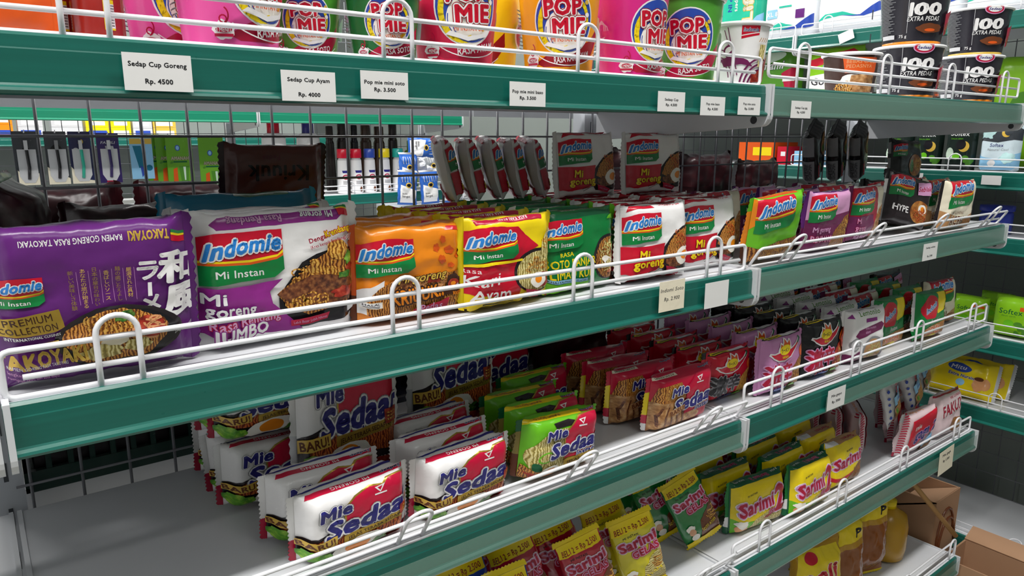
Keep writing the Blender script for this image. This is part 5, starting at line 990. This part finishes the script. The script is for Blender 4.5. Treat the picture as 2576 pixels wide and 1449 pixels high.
# red jars, orange pouch and pump bottle at the left
PAL['jarred'] = '#a92c22'; PAL['jarlabel'] = '#e6c81e'; new_mat('jarplastic', '#9c2620', .2, spec=.6)
for i, (x, y) in enumerate(((-.812, .095), (-.784, .068), (-.782, .165))):
    o = lathething('snack_jar', [(.012, 0), (.0165, .002), (.0185, .008), (.0185, .075), (.015, .085), (.0152, .098)], 'jarplastic', x, y, Z1, 'translucent red plastic jar on the top shelf, %s of three' % ('left', 'middle and nearest', 'right and rearmost')[i], 'jar', [('jar_lid', [(.0162, .092), (.0168, .093), (.0168, .108), (.001, .109)], 'red')])
    m = MB(); aa = Art(); aa.B('paper', -.22, .2, .6, 2.6); [aa.B('tinytext', -.15, .4 + .28 * k, .5, .5 + .28 * k) for k in range(8)]
    P = [[Vector((.0188 * math.sin(R(-12 + 24 * u / 6)), -.0188 * math.cos(R(-12 + 24 * u / 6)), .012 + .022 * v / 6)) for v in range(7)] for u in range(7)]; Surf(P, -.6, .6, 0, 3).emit(m, 'jarlabel', aa); l_ = m.build('barcode_label', o); l_.matrix_local = Matrix.Rotation(R(16), 4, 'Z'); l_['label'] = 'yellow barcode label'
a = Art(); a.B('white', -3.9, -.9, -2.9, -.2); pack_meshes('orangepouch', 9.6, 8.4, 2.0, a, 'dorange', ([(0, 1, 'dorange')], [(0, 1, 'dorange')]), 51, flare=.5, n=2.8)
pack('orangepouch', (-.865, .045), Z1, -4, -3, label='orange snack pouch at the left end of the top shelf', name='snack_pouch', cat='pouch')
PAL['aquab'] = '#128a94'; m_ = [(.012, 0), (.0135, .002), (.0135, .045), (.006, .055), (.0055, .06)]
lathething('pump_bottle', m_, 'aquab', -.592, .15, Z1, 'small aqua pump bottle between the two small green cups', 'bottle', [('pump', [(.0065, .06), (.0065, .068), (.003, .069), (.003, .08), (.008, .081), (.008, .086), (.001, .087)], 'white')])
# ------------------------------------------------------------------ goods across the next aisle
def card(x, y, zt, zb, w_, base, art, label, name='blister_card', cat='card', rot=0, inner=None):
    h = zt - zb; m = MB(); P = [[Vector((-w_ / 2 + w_ * i / 6, -.001, h * j / 10)) for j in range(11)] for i in range(7)]; Surf(P, -w_ * 50, w_ * 50, 0, h * 100).emit(m, base, art); m.box((-w_ / 2, -.0008, 0), (w_ / 2, .001, h), base)
    o = m.build(name); o.matrix_world = Matrix.Translation((x, y, zb)) @ Matrix.Rotation(R(rot), 4, 'Z'); tag(o, label, cat)
    m = MB(); m.tube([(0, .06 if name == 'blister_card' else .005, h - .004), (0, -.02 if name == 'blister_card' else -.005, h - .004), (0, -.025 if name == 'blister_card' else -.007, h + .004)], .0018, 'wirewhite', 6); m.build('hook', o)
    if inner: inner(o)
    return o
def brush(c, c2):
    def f(o):
        m = MB(); m.tube([(0, -.006, .02), (.004, -.007, .06), (.002, -.007, .11), (0, -.007, .15)], .005, c, 8); tb = m.build('toothbrush', o); m = MB(); m.box((-.005, -.014, .118), (.006, -.007, .15), c2); m.build('bristles', tb)
        m = MB(); m.extr([(-.026, .03), (-.014, .008), (.016, .008), (.028, .03), (.028, .12), (-.026, .12)], -.0035, -.001, 'lgrey', axis=1); m.build('blister', o)
    return f
PAL['cardnavy'] = '#23264f'; PAL['cardgrey'] = '#3c4046'; PAL['cardviolet'] = '#33235f'
def mk(f): a = Art(); f(a); return a
FY = 2.36
card(-.705, FY, 1.155, .975, .07, 'cardgrey', mk(lambda a: (a.E('black', 0, 9, 1.6, 4), a.P('cream', (-3, 0), (3, 0), (3, 4), (0, 2), (-3, 5)))), 'grey toothbrush card with black shape, leftmost card across the next aisle', inner=brush('black', 'lgrey'))
card(-.617, FY, 1.155, .975, .066, 'cardgrey', mk(lambda a: (a.E('black', 0, 9, 2.4, 4.6), a.P('cream', (-3.2, 0), (3.2, 0), (3.2, 2), (0, 4), (-3.2, 6)))), 'dark grey toothbrush card beside the navy one', inner=brush('black', 'grey'))
card(-.545, FY, 1.155, .975, .068, 'cardnavy', mk(lambda a: (a.P('cream', (-3.4, 0), (3.4, 0), (3.4, 1), (0, 1.6), (-3.4, 6)), a.E('goldl', .2, 14.5, .9, .9), a.E('cardnavy', -.2, 14.8, .8, .8), a.E('lgrey', -1.4, 11.5, .9, .9))), 'navy toothbrush card with yellow moon', inner=brush('tgreen', 'lgrey'))
card(-.458, FY, 1.150, .975, .07, 'cardviolet', mk(lambda a: (a.T('white', 'FAMILI', 0, 14.2, .9, sh=.2, b=.03, w=4.6), a.P('lgrey', (-1, 13), (1.6, 13), (2.6, 5), (.6, 5)), a.B('crim', -1.5, 0, 1.5, 3))), 'violet toothbrush card with silver print', inner=brush('cardviolet', 'lgrey'))
card(-.352, FY, 1.133, .985, .075, 'sky', mk(lambda a: (a.B('goldl', -3.7, 12.6, 3.7, 14.6), a.P('teal', (-2.8, 12), (0, 12), (.6, 4), (-1.2, 4)), a.P('pblue', (-.8, 5), (1.5, 3), (-.4, .6)), a.E('teal', 2.2, 4, 1.1, 1.1))), 'light blue hanging pack with yellow top', name='hanging_pack', cat='packet')
def aman(a): a.T('cream', 'AMANAH', 0, 8.6, 1.3, rot=0, b=.06, w=6.2, o='brown', ow=.05); a.E('pblue', -.6, 12.4, .9, 1.1); a.E('sky', -.6, 12.4, .6, .8); a.B('dgreen', -2.4, 7.0, 2.4, 7.5); a.P('dorange', (-2.8, 0), (-1.2, 0), (-1.2, 5.2), (-2.6, 4.6)); a.P('leafy', (-.6, 5.6), (3.0, 5.6), (2.4, 0), (0, 0)); a.P('palegr', (.9, 5.4), (1.8, 5.4), (1.6, .4), (1.1, .4)); a.E('leafy', -3.0, 7.0, .6, .4, 30)
PAL['amgreen'] = '#6aa52c'
for i, (x, zt, zb) in enumerate(((-.222, 1.142, .972), (-.110, 1.138, .952), (-.252, 1.144, .972), (-.282, 1.146, .974))):
    card(x, FY + (0, -.012, .03, .05)[i], zt, zb, .092, 'amgreen', mk(aman), 'light green face cream sachet hanging across the aisle, %s' % ('left of the two readable ones', 'right of the two readable ones', 'second layer behind the left one', 'rearmost behind the left one')[i], name='hanging_pack', cat='packet')
def squeeze(x, y, z, h, r, capm, label, art, cat='bottle', name='lotion_bottle', body='white', capr=.55, group=None):
    m = MB(); m.lathe([(r * .9, 0), (r, .004)], body, 28); cupsurf(r, r * .82, h * .72, art, body, m, .004); m.lathe([(r * .82, .004 + h * .72), (r * .6, .004 + h * .78), (r * capr * .9, h * .80)], body, 28); o = m.build(name); o.matrix_world = Matrix.Translation((x, y, z)); tag(o, label, cat, group)
    m = MB(); m.lathe([(r * capr, h * .795), (r * capr * 1.02, h * .80), (r * capr, h * .985), (r * capr * .9, h), (.0005, h)], capm, 24); m.build('cap', o); return o
la = Art(); la.P('navy', (-1.5, 8.8), (2.2, 8.8), (1.8, 7.8), (-1.2, 7.8)); la.E('crim', 0, 6.2, 1.3, 1.0); la.E('palepink', 0, 6.2, .9, .6); la.E('crim', 0, 6.2, .5, .3); [la.B('tinytext', -1.2, 4.4 - .5 * k, 1.4, 4.55 - .5 * k) for k in range(3)]; la.E('brown', .8, 1.2, .6, 1.0, wob=.1)
for i, (x, c) in enumerate(((.350, 'red'), (.407, 'red'), (.468, 'pblue'), (.536, 'yellow'), (.600, 'aqua'))):
    squeeze(x, 2.17, .912, .178, .0265, c, 'white soap bottle with %s cap in the row across the aisle' % ('red', 'second red', 'blue', 'yellow', 'turquoise')[i], la, capr=.86)
for i, (x, c, h) in enumerate(((.105, 'red', .30), (.245, 'navy', .30))):
    squeeze(x, 2.26, .912, h, .055, c, 'large white bottle with %s cap across the next aisle' % ('red', 'navy')[i], Art(), capr=.42)
PAL['dkb'] = '#2b2320'; PAL['dkb2'] = '#4a372c'
for i, (x, h, r, c) in enumerate(((.37, .27, .022, 'dkb'), (.428, .28, .03, 'dkb'), (.482, .275, .02, 'black'), (.536, .275, .03, 'dkb2'), (.60, .27, .03, 'dkb2'), (.668, .285, .026, 'dkb'))):
    squeeze(x, 2.34, .912, h, r, c, 'dark bottle behind the white soap bottles, %s from the left' % ORD[i].replace('front', 'first'), Art(), body=c, capr=.7)
PAL['clear'] = '#7fae1e'; squeeze(.733, 2.30, .912, .21, .035, 'clear', 'light green bottle across the aisle at the right of the dark bottles', Art(), body='clear', capr=.4)
bl = Art(); bl.P('white', (-3.2, -5.6), (3.2, -5.6), (3.2, -1), (-3.2, 1)); bl.E('goldl', 0, .8, 1.2, 1.0); bl.E('black', 0, .8, .8, .6); [bl.S('lgrey', [(-2.6 + k, 4.6), (-2.4 + k, 2)], .2) for k in range(6)]; bl.T('ink', 'susu\nbergizi', -1.0, -3, .8, b=.02)
PAL['pkblue'] = '#2f62b8'; pack_meshes('bluebag', 11.4, 7.6, 2.4, bl, 'pkblue', ([(0, 1, 'pkblue')], [(0, 1, 'lgrey')]), 52, vertical=True, flare=.5, crump=.2, n=2.6, end=.3)
new_mat('silver', '#a9abb0', .25, metal=.5); pack_meshes('silverbag', 13, 7.6, 3, bl, 'silver', ([(0, 1, 'pkblue')], [(0, 1, 'silver')]), 53, flare=.5, crump=.25, n=2.6, end=.3)
for i, (k, x, y, z, yw, ro) in enumerate((('bluebag', .50, 1.90, .872, -4, 4), ('bluebag', .60, 1.90, .872, 0, -2), ('bluebag', .70, 1.90, .872, 2, 2), ('bluebag', .54, 1.96, .94, 2, 2), ('silverbag', .66, 1.975, .965, 0, 3), ('silverbag', .80, 1.93, .872, 2, -3), ('silverbag', .79, 1.985, .985, -2, 4), ('bluebag', .65, 2.03, 1.05, -3, 90))):
    o = pack(k, (x, y), z, yw, -4, ro, label='blue and silver snack packet in the far pile, %s' % ('lower left', 'bottom middle', 'bottom right', 'upper left', 'shiny middle one', 'lower shiny right one', 'upper shiny right one', 'topmost')[i], name='snack_packet', sc=1.05)
m = MB(); m.box((.45, 1.86, .002), (.86, 2.085, .87), 'postgrey'); tag(m.build('display_box'), 'grey stand carrying the blue and silver snack pile', 'stand')
# far boxes beyond the second aisle
for i, (x, w_, h, c) in enumerate(((-.72, .10, .12, 'orange'), (-.45, .13, .10, 'lgrey'), (-.32, .10, .10, 'yellow'), (-.215, .09, .10, 'yellow'), (-.115, .09, .095, 'lgrey'), (-.01, .11, .10, 'goldl'), (-.60, .1, .1, 'lgrey'))):
    m = MB(); m.box((x - w_ / 2, 3.58, 1.13), (x + w_ / 2, 3.68, 1.13 + h * .5), c); m.box((x - w_ / 2 + .01, 3.5795, 1.145), (x + w_ / 2 - .01, 3.58, 1.165), 'white' if i % 2 else 'pblue')
    o = m.build('food_box'); tag(o, 'small %s box on the farthest shelf, %s from the left' % ({'orange': 'orange', 'lgrey': 'pale grey', 'yellow': 'yellow', 'goldl': 'golden'}[c], ['first', 'third', 'fourth', 'fifth', 'sixth', 'seventh', 'second'][i]), 'box')
    m = MB(); m.box((x - w_ / 2, 3.58, 1.131 + h * .5), (x + w_ / 2, 3.68, 1.13 + h), c); m.box((x - w_ / 2 + .015, 3.5795, 1.14 + h * .5), (x + w_ / 2 - .015, 3.58, 1.16 + h * .5), 'white')
    o = m.build('food_box'); tag(o, 'small %s box on top of the %s box of the farthest shelf' % ({'orange': 'orange', 'lgrey': 'pale grey', 'yellow': 'yellow', 'goldl': 'golden'}[c], ['first', 'third', 'fourth', 'fifth', 'sixth', 'seventh', 'second'][i]), 'box')
# cartons glimpsed through the mesh of the far bay
for i, (yc, w_, c, c2) in enumerate(((.76, .13, 'dorange', 'yellow'), (.672, .03, 'red', 'white'), (.60, .06, 'sky', 'white'))):
    m = MB(); m.box((1.10, yc - w_ / 2, 1.06), (1.22, yc + w_ / 2, 1.125 - .012 * i), c); m.box((1.0994, yc - w_ * .4, 1.085), (1.10, yc + w_ * .1, 1.11 - .012 * i), c2); tag(m.build('carton_pack'), '%s carton glimpsed through the mesh above the maroon bundle' % ('bright orange', 'narrow red', 'light blue')[i], 'box')
# crates on the reverse side, lower levels
for b, (x0, x1) in enumerate(((0, .883), (-.912, 0))):
    for z, nm in ((.7296, 'third'), (.479, 'fourth'), (.156, 'lowest')): shelf(BACK, x0, x1, z, 'reverse side shelf of the gondola, %s level on the %s' % (nm, ('left', 'right')[b]), dep=.33)
PAL['crate'] = '#12322a'; PAL['cratenavy'] = '#141a33'
for i, (x0, x1, c) in enumerate(((-.87, -.66, 'crate'), (-.645, -.44, 'cratenavy'), (-.425, -.22, 'cratenavy'), (-.2, -.015, 'crate'))):
    m = MB(); y0, y1, z0, z1 = .362, .66, Z3 + .0005, Z3 + .118; t = .006; m.box((x0, y0, z0), (x1, y1, z0 + t), c)
    n = 9
    for k in range(n + 1):
        xx = x0 + (x1 - x0 - t) * k / n; m.box((xx, y0, z0 + t), (xx + t, y0 + t, z1), c); m.box((xx, y1 - t, z0 + t), (xx + t, y1, z1), c)
    for zz in (z0 + t, z0 + .045, z1 - .02): m.box((x0, y0 - .001, zz), (x1, y0 + t, zz + .02), c); m.box((x0, y1 - t, zz), (x1, y1 + .001, zz + .02), c)
    m.box((x0, y0, z0), (x0 + t, y1, z1), c); m.box((x1 - t, y0, z0), (x1, y1, z1), c)
    tag(m.build('plastic_crate'), '%s slotted plastic crate behind the mesh of the third shelf, %s from the left' % ('dark green' if c == 'crate' else 'navy', ORD[i].replace('front', 'first')), 'crate')
    m = MB(); m.box((x0 + .012, y0 + .012, z0 + .008), (x1 - .012, y1 - .012, z1 - .03), 'dark'); tag(m.build('dark_box'), 'dark box inside the %s plastic crate from the left' % ORD[i].replace('front', 'first'), 'box')
# ------------------------------------------------------------------ goods of the wall unit on the right
def rpack(key, yc, x, z, label, sc=1, yaw=-90, lean=-1, roll=0, name='pad_pack', cat='pack'): return pack(key, (x, yc), z, yaw, lean, roll, label=label, sc=sc, name=name, cat=cat)
def bag(key, base, art, w_, h, t, seed, **kw): pack_meshes(key, w_, h, t, art, base, None, seed, flare=.1, crump=.15, n=5, pitch=1.2, end=.12)
def softex(a, fg, moon):
    a.T(fg, 'Softex', .2, 3.6, 1.1, b=.02, w=4.4); a.T('lime', 'DAUN SIRIH', -.4, 2.3, .4, w=2.8); a.E('palegr', -1.8, -1.6, .9, 1.6)
    if moon: a.E('goldl', 1.4, .3, 1.3, 1.4); a.E('black' if moon == 1 else 'cardgrey', .7, .8, 1.2, 1.3); a.E('lime', -.2, -2.2, .9, .9); [a.E('leafy', 2.0 + .4 * k, -2.6 - .7 * k, .8, .6, 30 * k) for k in range(3)]
PAL['sofblack'] = '#16241f'; PAL['soflime'] = '#86c21e'; PAL['sofpale'] = '#d5e6ee'; PAL['sofdteal'] = '#0d4450'
a = Art(); softex(a, 'white', 1); a.B('purple', 1.5, 4.6, 3.3, 5.4); bag('sofbox', 'sofblack', a, 7.4, 11.4, 5, 61)
a = Art(); a.P('cardgrey', (-4.6, 5.6), (4.6, 5.6), (4.6, 2.2), (0, 1.2), (-4.6, 1.8)); a.E('goldl', 1.6, 3.6, 1.0, 1.1); a.E('cardgrey', 2.1, 3.8, .9, .9); a.E('pteal', -2.6, 3.6, 1.8, 1.3, wob=.2); a.P('sky', (-4.6, -2), (0, -3), (4.6, -1.4), (4.6, -5.8), (-4.6, -5.8)); a.T('navy', 'Softex', -.2, .6, .9, sh=.1, w=3); a.T('grey', 'Natural Cool', .2, -.5, .6, sh=.15, w=4.6); a.E('pteal', 2.4, -2.6, 1.6, 1.3, wob=.1); a.E('white', -1, -4, .9, .8); bag('sofpalebox', 'sofpale', a, 9.2, 11.8, 5, 62)
a = Art(); a.T('white', 'Cool', 0, 2, 1.4, b=.03); bag('softealbox', 'sofdteal', a, 8, 11.6, 5, 63)
for i, yc in enumerate((.335, .262, .185)): rpack('sofbox', yc, 1.10, 1.06, 'black pad pack with yellow moon on the wall unit, %s of three' % ('left', 'middle', 'right')[i], sc=.92 if i < 2 else .94)
rpack('sofpalebox', .098, 1.10, 1.06, 'pale blue pad pack with grey night sky print', sc=.94); rpack('softealbox', .006, 1.10, 1.06, 'dark teal pad pack right of the pale blue one', sc=.94)
a = Art(); a.T('dgreen', 'Softex', -.2, 1.6, 1.3, b=.01, w=5); a.T('leafy', 'daun sirih', -.6, .5, .5, w=3); a.B('dorange', 1.6, 2.0, 4.2, 3.0); [a.E('leafy', 1.6 + .8 * (k % 3), -1.4 - .8 * k, .9, .6, 40 * k) for k in range(4)]; a.E('lime', -.4, -1.4, 1.1, .9); a.B('palegr', 4.4, -5, 5.6, 4); bag('softlime', 'soflime', a, 9.6, 9.6, 7, 64)
rpack('softlime', .018, 1.10, .662, 'bright lime pad pack with dark green lettering, right one', sc=.98); rpack('softlime', .12, 1.11, .662, 'bright lime pad pack behind the shelf corner, left one', sc=.82)
rpack('softlime', .10, 1.22, .662, 'lime pad pack in the second row behind the two front ones', sc=.8); rpack('softlime', -.07, 1.12, .662, 'lime pad pack at the right edge of the view', sc=.98)
a = Art(); a.E('pblue', -.6, 2.4, 2.8, 1.1, -6); a.T('white', 'Mitu', -.8, 2.5, 1.0, sh=.2, b=.03, w=3.6); a.T('navy', 'Extra Nursing', .4, .4, .8, rot=-6, b=.04, w=6.4, o='white', ow=.05); a.E('sky', .2, -1.4, 1.0, .9); a.E('peach', 4.2, -1.2, 1.3, 1.9, wob=.05); a.E('brown', 4.2, .2, 1.1, .5); a.E('peach', 5.8, -1.0, .9, 1.5); pack_meshes('yellowwipes', 15, 9, 3.5, a, 'yellow', ([(0, 1, 'lgrey')], [(0, 1, 'lgrey')]), 65, flare=.4, crump=.15)
rpack('yellowwipes', .115, 1.115, .481, 'yellow wipes pouch with blue heart logo on the low shelf of the wall unit', lean=-24, name='wipes_pouch', cat='pouch', yaw=-84); rpack('yellowwipes', .10, 1.165, .481, 'yellow wipes pouch leaning behind the front one', lean=-26, name='wipes_pouch', cat='pouch', yaw=-86)
PAL['jarblue'] = '#2f3fae'; lathething('storage_jar', [(.03, 0), (.036, .003), (.036, .05), (.03, .058)], 'jarblue', 1.16, .10, .907, 'blue round jar standing behind the end of the second shelf', 'jar', [('jar_lid', [(.037, .056), (.038, .058), (.038, .07), (.001, .071)], 'jarblue')])
# nappies on the upper shelf
def nap(key, base, f, w_, h, t, seed): a = Art(); f(a); bag(key, base, a, w_, h, t, seed)
def n1(a): a.T('cream', 'Lifree', 3, 2, 3.6, rot=90, b=.05, w=16, o='goldl', ow=.04); a.T('pblue', 'P IN', -3.4, -.5, 1.6, rot=-90, b=.05); a.T('white', 'Popers', -.8, 0, 1.3, rot=-90, b=.03); a.E('pblue', -5.4, -8, 1.6, 1.2); a.E('egg', -1, -9, 2, 1.4, wob=.1); a.P('sky', (5, -6), (7, -4), (7, -9), (5, -10))
def n2(a): a.E('sky', -3.6, 3.4, 2.8, 4.2); a.E('pblue', -3.6, 1.2, 2.8, 2, wob=.05); a.E('sky', -3.8, 2.4, 2.2, 2.4); [a.B('grey', 1.4, 7 - .9 * k, 6.4, 7.2 - .9 * k) for k in range(10)]; a.B('sky', -6.6, -6.4, -3.2, -3.8); a.T('white', 'XL 8', -4.9, -5.1, 1.3, b=.04); a.B('tgreen', -2.6, -3.6, 1.4, -3.1); a.B('purple', 2.8, -7, 5.6, -4.6); a.P('tgreen', (-7.6, -9.5), (-2, -7.6), (3, -9), (0, -9.6)); a.P('pblue', (-2, -9.6), (3, -9), (7.6, -6.4), (7.6, -10))
def n3(a): a.T('grey', 'CE', -4.6, 1.6, 1.5); a.B('pblue', -3.2, 1.0, -1.4, 2.2); a.B('aqua', 3, -1.6, 7, 2.2); a.B('sky', 3.4, -.6, 6.6, 1.8); a.P('tgreen', (-9, -6.4), (-6, -4.2), (-1, -4.0), (4, -5.6), (-1, -5.0), (-6, -5.4)); a.P('pblue', (-2, -5.0), (4, -5.4), (9, -2.2), (9, -5.0), (5, -5.9))
PAL['napgreen'] = '#22b08f'; PAL['napwhite'] = '#eef1f4'
nap('nap1', 'napgreen', n1, 15, 24, 9, 71); nap('nap2', 'napwhite', n2, 17, 24, 9, 72); nap('nap3', 'napwhite', n3, 19, 18, 10, 73)
NZ = 1.4255
rpack('nap1', .858, 1.10, NZ, 'green nappy pack with cream vertical lettering on the upper right shelf', name='nappy_pack'); rpack('nap2', .690, 1.10, NZ, 'white nappy pack with blue nappy picture and size letters', name='nappy_pack')
rpack('nap3', .510, 1.10, NZ, 'white nappy pack with blue wave, left of the two wave packs', name='nappy_pack'); rpack('nap3', .318, 1.10, NZ, 'white nappy pack with blue wave between the two black cup stacks', name='nappy_pack'); rpack('nap3', .125, 1.10, NZ, 'white nappy pack with blue wave at the right edge', name='nappy_pack')
def n4(a): a.P('red', (-7, 4), (7, 7), (7, 4.2), (-7, 1.8)); a.T('yellow', 'SUPER', 2, 4.4, 2.0, rot=10, b=.05, sh=.2); a.E('sky', .6, 2.2, 2.4, 1.5); a.T('pblue', 'Sensi', .6, 2.2, 1.0, b=.03); a.P('white', (-7, -.4), (0, .4), (7, -.4), (7, -3.6), (0, -4.2), (-7, -3.6)); a.T('ink', 'GoPant', 0, -1.8, 2.0, b=.03, w=10)
def n5(a): a.E('palegr', -1, 6, 5, 1.6, 6); a.T('white', 'mami', 0, 3.6, 2.4, sh=.2, b=.04, o='dgreen', ow=.04); a.P('crim', (3, 1), (7, 3), (7, -6), (5, -5)); a.B('white', 3.6, -1.4, 6.6, -.4)
nap('nap4', 'soflime', n4, 15, 15, 9, 74); nap('nap5', 'leafy', n5, 15, 16, 9, 75); PAL['ybag'] = '#e6cf4a'; nap('nap6', 'ybag', lambda a: [a.B('goldl', -5 + k, -8 + (k * 5 % 7), -3.5 + k, -6.5 + (k * 5 % 7)) for k in range(9)], 14, 13.5, 9, 76); nap('nap7', 'soflime', lambda a: a.E('leafy', 0, 0, 3, 5), 15, 27, 9, 77)
rpack('nap6', .885, 1.10, 1.235, 'yellow nappy pack seen under the upper shelf at the bay joint', name='nappy_pack'); rpack('nap5', .738, 1.12, 1.235, 'dark lime nappy pack right of the yellow one', name='nappy_pack'); rpack('nap4', .545, 1.10, 1.235, 'lime nappy pack with red banner behind the brown cup', name='nappy_pack')
rpack('nap7', .085, 1.175, 1.06, 'tall lime pack standing behind the pad packs at the right edge', name='nappy_pack')
